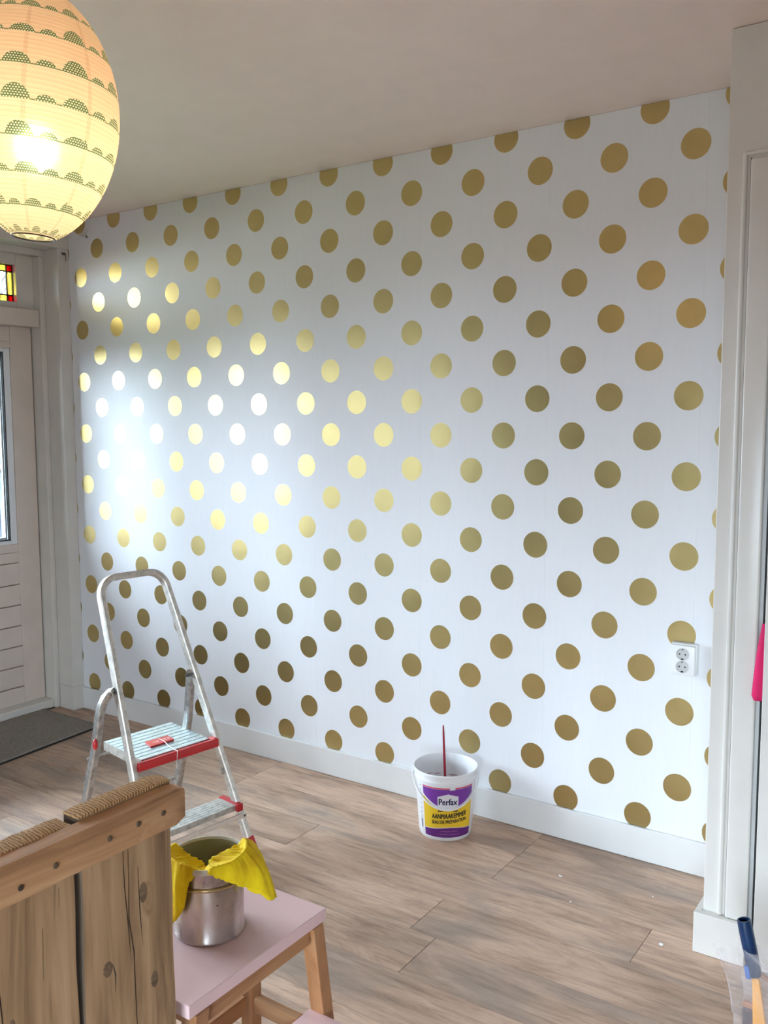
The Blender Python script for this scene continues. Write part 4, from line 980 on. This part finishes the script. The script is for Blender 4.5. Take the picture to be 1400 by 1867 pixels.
M['l_yellow'] = flat('label_yellow', (0.90, 0.60, 0.03)); M['l_red'] = flat('label_red', (0.72, 0.04, 0.12)); M['ink'] = flat('black_ink', (0.015, 0.010, 0.02)); M['navyink'] = flat('navy_ink', (0.01, 0.01, 0.08)); M['pinkink'] = flat('faint_pink_ink', (0.35, 0.12, 0.35))
UL, UR = -0.098, 0.108
lab = band('label', M['l_white'], UL, UR, 0.012, 0.2095, 0.0004, bk)
W_ = (UR-UL)/2; UM = (UR+UL)/2
sag = lambda u: (abs(u-UM)/W_)**1.7
lo_p = lambda u: 0.128+0.050*sag(u)
band('purple_band', M['l_purple'], UL+0.003, UR-0.003, lo_p, 0.2025, 0.0008, lab)
band('red_band', M['l_red'], UL+0.002, UR-0.002, 0.2038, 0.2083, 0.0009, lab, nv=2)
wave = lambda u: 0.049+0.005*math.cos((u-UM-0.004)/W_*math.pi)
hi_y = lambda u: lo_p(u)-0.008
band('yellow_band', M['l_yellow'], UL+0.003, UR-0.003, lambda u: wave(u)+0.0025, hi_y, 0.0008, lab)
band('lower_band', M['l_dark'], UL+0.004, UR-0.004, 0.016, wave, 0.0008, lab)
# house shaped badge
bw = 0.038; bcx = UM-0.002
band('badge', M['l_white'], bcx-bw, bcx+bw, 0.124, lambda u: 0.174+0.012*(1-abs(u-bcx)/bw), 0.0013, lab, nu=32)
band('small_white_box', M['l_white'], bcx+0.006, bcx+0.025, 0.2005, 0.2095, 0.0013, lab, nu=8, nv=2)
for sgn in (-1, 1):
    bm = bmesh.new(); pts_ = [(bcx+sgn*0.017, 0.1195), (bcx+sgn*0.037, 0.1215), (bcx+sgn*0.038, 0.1165), (bcx+sgn*0.019, 0.1180)]
    vs = [bm.verts.new(cone(u, v, 0.0016)) for u, v in pts_]; bm.faces.new(vs); obj('swoosh', bm, M['ink'], lab)
def text_on(txt, name, mat, ucen, vbase, size, lift, parent, bold=0.0, width=None, sheary=0.0, arc_=None, shear=0.0):
    cu = bpy.data.curves.new('tmp', 'FONT'); cu.body = txt; cu.size = size; cu.align_x = 'CENTER'; cu.shear = shear; cu.resolution_u = 3
    to = bpy.data.objects.new('tmp', cu); C.objects.link(to)
    dg = bpy.context.evaluated_depsgraph_get(); me = bpy.data.meshes.new_from_object(to.evaluated_get(dg)); bpy.data.objects.remove(to)
    xs = [v.co.x for v in me.vertices]; w = max(xs)-min(xs); cx = (max(xs)+min(xs))/2; k = (width/w) if width else 1
    bm = bmesh.new(); bm.from_mesh(me); bpy.data.meshes.remove(me)
    bmesh.ops.subdivide_edges(bm, edges=[e for e in bm.edges if e.calc_length() > 0.004], cuts=2)
    if bold:
        g0 = list(bm.verts)+list(bm.edges)+list(bm.faces); bmesh.ops.translate(bm, verts=list(bm.verts), vec=(-bold, 0, 0))
        for sx, sy in ((2*bold, 0), (bold, bold*0.8)):
            dd = bmesh.ops.duplicate(bm, geom=g0)['geom']; bmesh.ops.translate(bm, verts=[q for q in dd if isinstance(q, bmesh.types.BMVert)], vec=(sx, sy, 0.0))
    for v in bm.verts:
        u = ucen+(v.co.x-cx)*k; vv = vbase+v.co.y+(arc_(u) if arc_ else 0); v.co = cone(u, vv, lift)
    return obj(name, bm, mat, parent)
text_on('Perfax', 'brand_lettering', M['navyink'], bcx, 0.1435, 0.034, 0.0018, lab, 0.0012, 0.066)
text_on('AANMAAKEMMER', 'title_lettering', M['ink'], UM+0.004, 0.0915, 0.0265, 0.0014, lab, 0.0013, 0.136, shear=0.15, arc_=lambda u: 0.07*(u-UM))
text_on('SEAU DE PREPARATION', 'title_lettering', M['ink'], UM+0.004, 0.0715, 0.0190, 0.0014, lab, 0.0009, 0.136, arc_=lambda u: 0.07*(u-UM))
bm = bmesh.new()
for yy, u0, u1 in ((0.0385, -0.030, 0.036), (0.0265, -0.038, 0.042)):
    u = u0; k = 0
    while u < u1:
        w = 0.0022+0.0016*((k*7) % 3)/2; vs = [bm.verts.new(cone(a, b, 0.0013)) for a, b in ((UM+u, yy), (UM+u+w, yy), (UM+u+w, yy+0.0036), (UM+u, yy+0.0036))]; bm.faces.new(vs); u += w+(0.0009 if k % 8 else 0.004); k += 1
obj('small_print', bm, M['pinkink'], lab)
bm = bmesh.new()
for k in range(9):                               # measuring scale left of the label
    z = 0.060+k*0.0175; u = UL-0.013
    vs = [bm.verts.new(cone(a, b, 0.0005)) for a, b in ((u-0.003, z), (u+0.003, z), (u+0.003, z+0.0022), (u-0.003, z+0.0022))]; bm.faces.new(vs)
for k in range(8):                               # bar code block
    u = UL-0.014+0; z = 0.038+k*0.0042
    vs = [bm.verts.new(cone(a, b, 0.0005)) for a, b in ((u-0.005, z), (u+0.006, z), (u+0.006, z+0.0026), (u-0.005, z+0.0026))]; bm.faces.new(vs)
obj('scale_marks', bm, M['navyink'], bk)
# bail handle hanging in front, with its two ears
ce = LA+R(90)
pts = []
for i in range(33):
    t = i/32; a = LA+R(-93+186*t); r_ = 0.1235+0.004*math.sin(math.pi*t)
    z = 0.226-0.100*math.sin(math.pi*t)**0.9
    r_ = max(br_(z)+0.0042, 0.125-0.018*math.sin(math.pi*t))
    pts.append((r_*math.cos(a), r_*math.sin(a), z))
obj('handle', sweep(pts, rrect(0.004, 0.007, 0.0015)), M['bucket'], bk, True)
for s in (-93, 93):
    a = LA+R(s); c_ = Vector((0.1215*math.cos(a), 0.1215*math.sin(a), 0.226)); bm = bmesh.new(); bmesh.ops.create_uvsphere(bm, u_segments=14, v_segments=8, radius=0.010)
    for v in bm.verts: v.co = Vector((v.co.x*0.6, v.co.y*0.6, v.co.z))+c_
    obj('handle_ear', bm, M['bucket'], bk, 'all')
# red stirring stick leaning in the bucket
top = Vector((2.3715, -0.182, 0.3500)); 
stk = thing('stirring_stick', 'thin dark red stick standing in the white paste bucket', 'stick', (2.3634, -0.1922, 0.406))
t0 = Vector((0, 0, 0)); b0 = Vector((2.3600, -0.1585, 0.0125))-Vector((2.3634, -0.1922, 0.406))
dirn = (b0-t0)
obj('shaft', sweep([t0+dirn*k for k in (0.0, 0.02, 0.10, 0.35, 0.7, 1.0)], rrect(0.010, 0.007, 0.002), up=Vector((0.565, -0.825, 0)), scales=[0.35, 0.55, 0.75, 0.95, 1.0, 1.0]), M['stick_red'], stk, True)

# ------------------------------------------------------------------ painting tools at the right edge
pk = thing('tool_pouch', 'clear crinkled plastic pouch standing on the floor at lower right', 'bag', (3.60, -0.75, 0))
def P3(x, y, z): return (x-3.60, y+0.75, z)
bm = bmesh.new(); rows = []
left = [(3.495, 0.232), (3.512, 0.200), (3.530, 0.165), (3.541, 0.120), (3.548, 0.070), (3.552, 0.0)]
right = [(3.60, 0.240), (3.64, 0.205), (3.66, 0.165), (3.67, 0.12), (3.675, 0.07), (3.68, 0.0)]
for (xa, za), (xb, zb) in zip(left, right):
    rows.append([bm.verts.new(P3(xa+(xb-xa)*t, -0.785+0.010*math.sin(t*9+za*40)*(za > 0.01), za+(zb-za)*t)) for t in [i/16 for i in range(17)]])
for a, b in zip(rows, rows[1:]):
    for k in range(16): bm.faces.new((a[k], a[k+1], b[k+1], b[k]))
obj('front_film', bm, M['film'], pk, 'all')
bm = bmesh.new(); rows = []
for (xa, za), (xb, zb) in zip([(3.53, 0.215), (3.545, 0.15), (3.552, 0.08), (3.555, 0.0)], [(3.64, 0.22), (3.66, 0.15), (3.67, 0.08), (3.68, 0.0)]):
    rows.append([bm.verts.new(P3(xa+(xb-xa)*t, -0.700+0.008*math.sin(t*8+za*30)*(za > 0.01), za+(zb-za)*t)) for t in [i/12 for i in range(13)]])
for a, b in zip(rows, rows[1:]):
    for k in range(12): bm.faces.new((a[k], a[k+1], b[k+1], b[k]))
obj('back_film', bm, M['film'], pk, 'all')
obj('welded_edge', sweep([P3(x-0.0005, -0.787, z) for x, z in left[:-1]], rrect(0.0016, 0.003, 0.0006)), M['film'], pk)

rl = thing('roller_handle', 'paint roller with dark blue hollow handle above an orange sleeve', 'paint roller', (3.60, -0.75, 0))
h0, h1 = Vector(P3(3.5905, -0.75, 0.160)), Vector(P3(3.5585, -0.75, 0.297))
bm = bmesh.new()
ax_ = (h1-h0).normalized(); sd = ax_.cross(Vector((0, 1, 0))).normalized(); sd2 = ax_.cross(sd)
prof = [(0.0, 0.006), (0.0, 0.013), (0.08, 0.0165), (0.45, 0.0172), (0.8, 0.0175), (0.94, 0.0168), (1.0, 0.0160), (1.0, 0.0125), (0.80, 0.0120), (0.79, 0.0)]
rings = []
for s, r_ in prof:
    c_ = h0+(h1-h0)*s; rings.append([bm.verts.new(c_+sd*(max(r_, 1e-4)*math.cos(math.pi*2*i/16))+sd2*(max(r_, 1e-4)*math.sin(math.pi*2*i/16))) for i in range(16)])
for a, b in zip(rings, rings[1:]):
    for i in range(16): bm.faces.new((a[i], a[(i+1) % 16], b[(i+1) % 16], b[i]))
obj('grip', bm, M['navy'], rl, True)
bore_ = obj('bore', lathe([(0.0119, 0.0), (0.0, 0.0005)], 16), M['black'], rl)
bore_.matrix_basis = Matrix.Translation(h0+(h1-h0)*0.81) @ ax_.to_track_quat('Z', 'Y').to_matrix().to_4x4()
obj('blue_collar', sweep([P3(3.571, -0.762, 0.186), P3(3.577, -0.762, 0.155)], rrect(0.012, 0.006, 0.002), up=Vector((0, 1, 0))), M['blue'], rl)
bm = bmesh.new()
hexa(bm, [P3(3.592, -0.762, 0.0), P3(3.628, -0.762, 0.0), P3(3.628, -0.745, 0.0), P3(3.592, -0.745, 0.0)], [P3(3.584, -0.757, 0.160), P3(3.600, -0.757, 0.158), P3(3.600, -0.745, 0.158), P3(3.584, -0.745, 0.160)], 0.002)
obj('orange_sleeve', bm, M['orange'], rl, True)
obj('frame_arm', sweep([P3(3.600, -0.745, 0.165), P3(3.622, -0.745, 0.158), P3(3.645, -0.745, 0.145), P3(3.660, -0.745, 0.12), P3(3.662, -0.745, 0.0)], circ(0.006, 10), up=Vector((0, 1, 0))), M['tan'], rl, True)
pb = thing('paste_brush', 'dark mauve bristle brush inside the clear plastic pouch', 'brush', (3.575, -0.735, 0))
bm = bmesh.new(); rows = []
for z, xa, xb, th_ in ((0.0, -0.012, 0.022, 0.009), (0.03, -0.013, 0.020, 0.009), (0.055, -0.014, 0.016, 0.008), (0.068, -0.012, 0.010, 0.006)):
    rows.append([bm.verts.new((x, y, z)) for x, y in ((xa, -th_), (xb, -th_), (xb, th_), (xa, th_))])
for a, b in zip(rows, rows[1:]):
    for k in range(4): bm.faces.new((a[k], a[(k+1) % 4], b[(k+1) % 4], b[k]))
bm.faces.new(rows[0][::-1]); bm.faces.new(rows[-1])
obj('bristles', bm, M['mauve_bristle'], pb)
obj('ferrule', B(-0.014, 0.012, -0.007, 0.007, 0.064, 0.078, 0.002), M['tan'], pb)

# ------------------------------------------------------------------ scraps on the floor
for k, (x, y, s, a, lb) in enumerate(((2.872, -0.273, 0.011, 0.4, 'larger white paper scrap on the floor right of the paste bucket'), (3.173, -0.232, 0.005, 1.3, 'tiny white scrap on the floor beneath the wall socket'),
                                      (2.965, -0.409, 0.006, 2.0, 'small white scrap on a floor crack near the larger scrap'), (3.277, -0.481, 0.012, 0.9, 'crumpled pale scrap on the floor beside the closet plinth'))):
    bm = bmesh.new(); rs = random.Random(k+4)
    ring = [bm.verts.new((s*rs.uniform(0.3, 1.1)*math.cos(2*math.pi*i/6), s*rs.uniform(0.3, 1.0)*math.sin(2*math.pi*i/6), 0.0008+rs.uniform(0, 0.002))) for i in range(6)]
    cv = bm.verts.new((0, 0, 0.003)); lo_ = bm.verts.new((0, 0, 0.0001))
    for i in range(6): bm.faces.new((cv, ring[i], ring[(i+1) % 6])); bm.faces.new((lo_, ring[(i+1) % 6], ring[i]))
    o = obj('paper_scrap', bm, M['paper']); o.location = (x, y, 0.0003); o.rotation_euler[2] = a
    tag(o, lb, 'scrap')

# ------------------------------------------------------------------ garden beyond the glass
g1 = struct('ground', B(-14, 9, -16, 9, -0.30, -0.16), M['paving'])
g2_ = obj('lawn', B(-3.3, -0.9, -14, 6, -0.159, -0.14, 0.004), M['grass']); g2_['kind'] = 'stuff'; tag(g2_, 'strip of mown grass outside the garden door', 'grass')
fn = thing('garden_fence', 'weathered grey board fence at the back of the garden', 'fence', (-7.5, -1, -0.16))
bx_ = None
for k in range(60):
    y = -9+k*0.29
    if bx_ is None:
        bx_ = obj('fence_board', B(-0.012, 0.012, -0.13, 0.13, 0.02, 1.55, 0.003), M['fence_wood'], fn); o = bx_
    else:
        o = bpy.data.objects.new('fence_board', bx_.data); C.objects.link(o); o.parent = fn
    o.location = (0, y+1, random.uniform(-0.02, 0.02))
for z in (0.4, 1.25): obj('fence_rail', B(-0.06, -0.013, -9, 9, z, z+0.08), M['fence_wood'], fn)
sh = thing('garden_shed', 'blue-grey board shed with orange brick corner, seen through the door glass', 'shed', (-6.3, 3.4, -0.16))
M['shed'] = paint('blue_grey_shed_boards', (0.07, 0.085, 0.115), 0.8, 0.2, bumpy=0.3)
sb = None
for k in range(9):
    if sb is None: sb = obj('board', B(0.0, 0.03, -0.10, 0.10, 0.0, 2.25, 0.006), M['shed'], sh); o = sb
    else:
        o = bpy.data.objects.new('board', sb.data); C.objects.link(o); o.parent = sh
    o.location = (0.7, -0.85+k*0.212, 0)
obj('wall', B(-0.8, 0.69, -0.95, 0.95, 0, 2.2), M['shed'], sh); obj('roof', B(-0.95, 0.85, -1.1, 1.1, 2.25, 2.33, 0.01), M['bark'], sh)
obj('brick_corner', B(0.735, 0.85, -0.22, -0.10, 0.95, 1.55, 0.004), M['brick_red'], sh)
hg = thing('garden_hedge', 'dull green clipped hedge rising above the garden shed', 'hedge', (-9.5, 4.8, -0.16))
bm = bmesh.new(); bmesh.ops.create_icosphere(bm, subdivisions=4, radius=1.0); rh = random.Random(11)
for v in bm.verts: v.co = Vector((v.co.x*1.0, v.co.y*2.6, v.co.z*2.0+2.0))*(1+rh.uniform(-0.05, 0.05))
for v in bm.verts: v.co.z = max(v.co.z, 0.0)
obj('foliage', bm, M['leaf'], hg)
def tree(x, y, h, seed, label):
    rn = random.Random(seed); t = thing('garden_tree', label, 'tree', (x, y, -0.16)); bm = bmesh.new()
    def branch(p, d, l_, r_, dep):
        pts = [p]; dd = d.copy()
        for k in range(4):
            dd = (dd+Vector((rn.uniform(-.25, .25), rn.uniform(-.25, .25), rn.uniform(-.05, .2)))).normalized(); pts.append(pts[-1]+dd*l_/4)
        sweep(pts, circ(r_, 5), bm, scales=[1, .9, .8, .7, .55])
        if dep:
            for k in range(4):
                q = pts[rn.choice((2, 3, 4))]; nd = (dd+Vector((rn.uniform(-1, 1), rn.uniform(-1, 1), rn.uniform(-.2, .7)))).normalized(); branch(q, nd, l_*0.66, r_*0.5, dep-1)
    branch(Vector((0, 0, 0)), Vector((0, 0, 1)), h*0.45, 0.09, 4)
    obj('branches', bm, M['bark'], t, 'all')
tree(-5.2, 2.3, 4.6, 5, 'bare branching tree seen through the door glass')
tree(-6.0, -3.6, 4.2, 9, 'bare branching tree in the garden outside the windows')
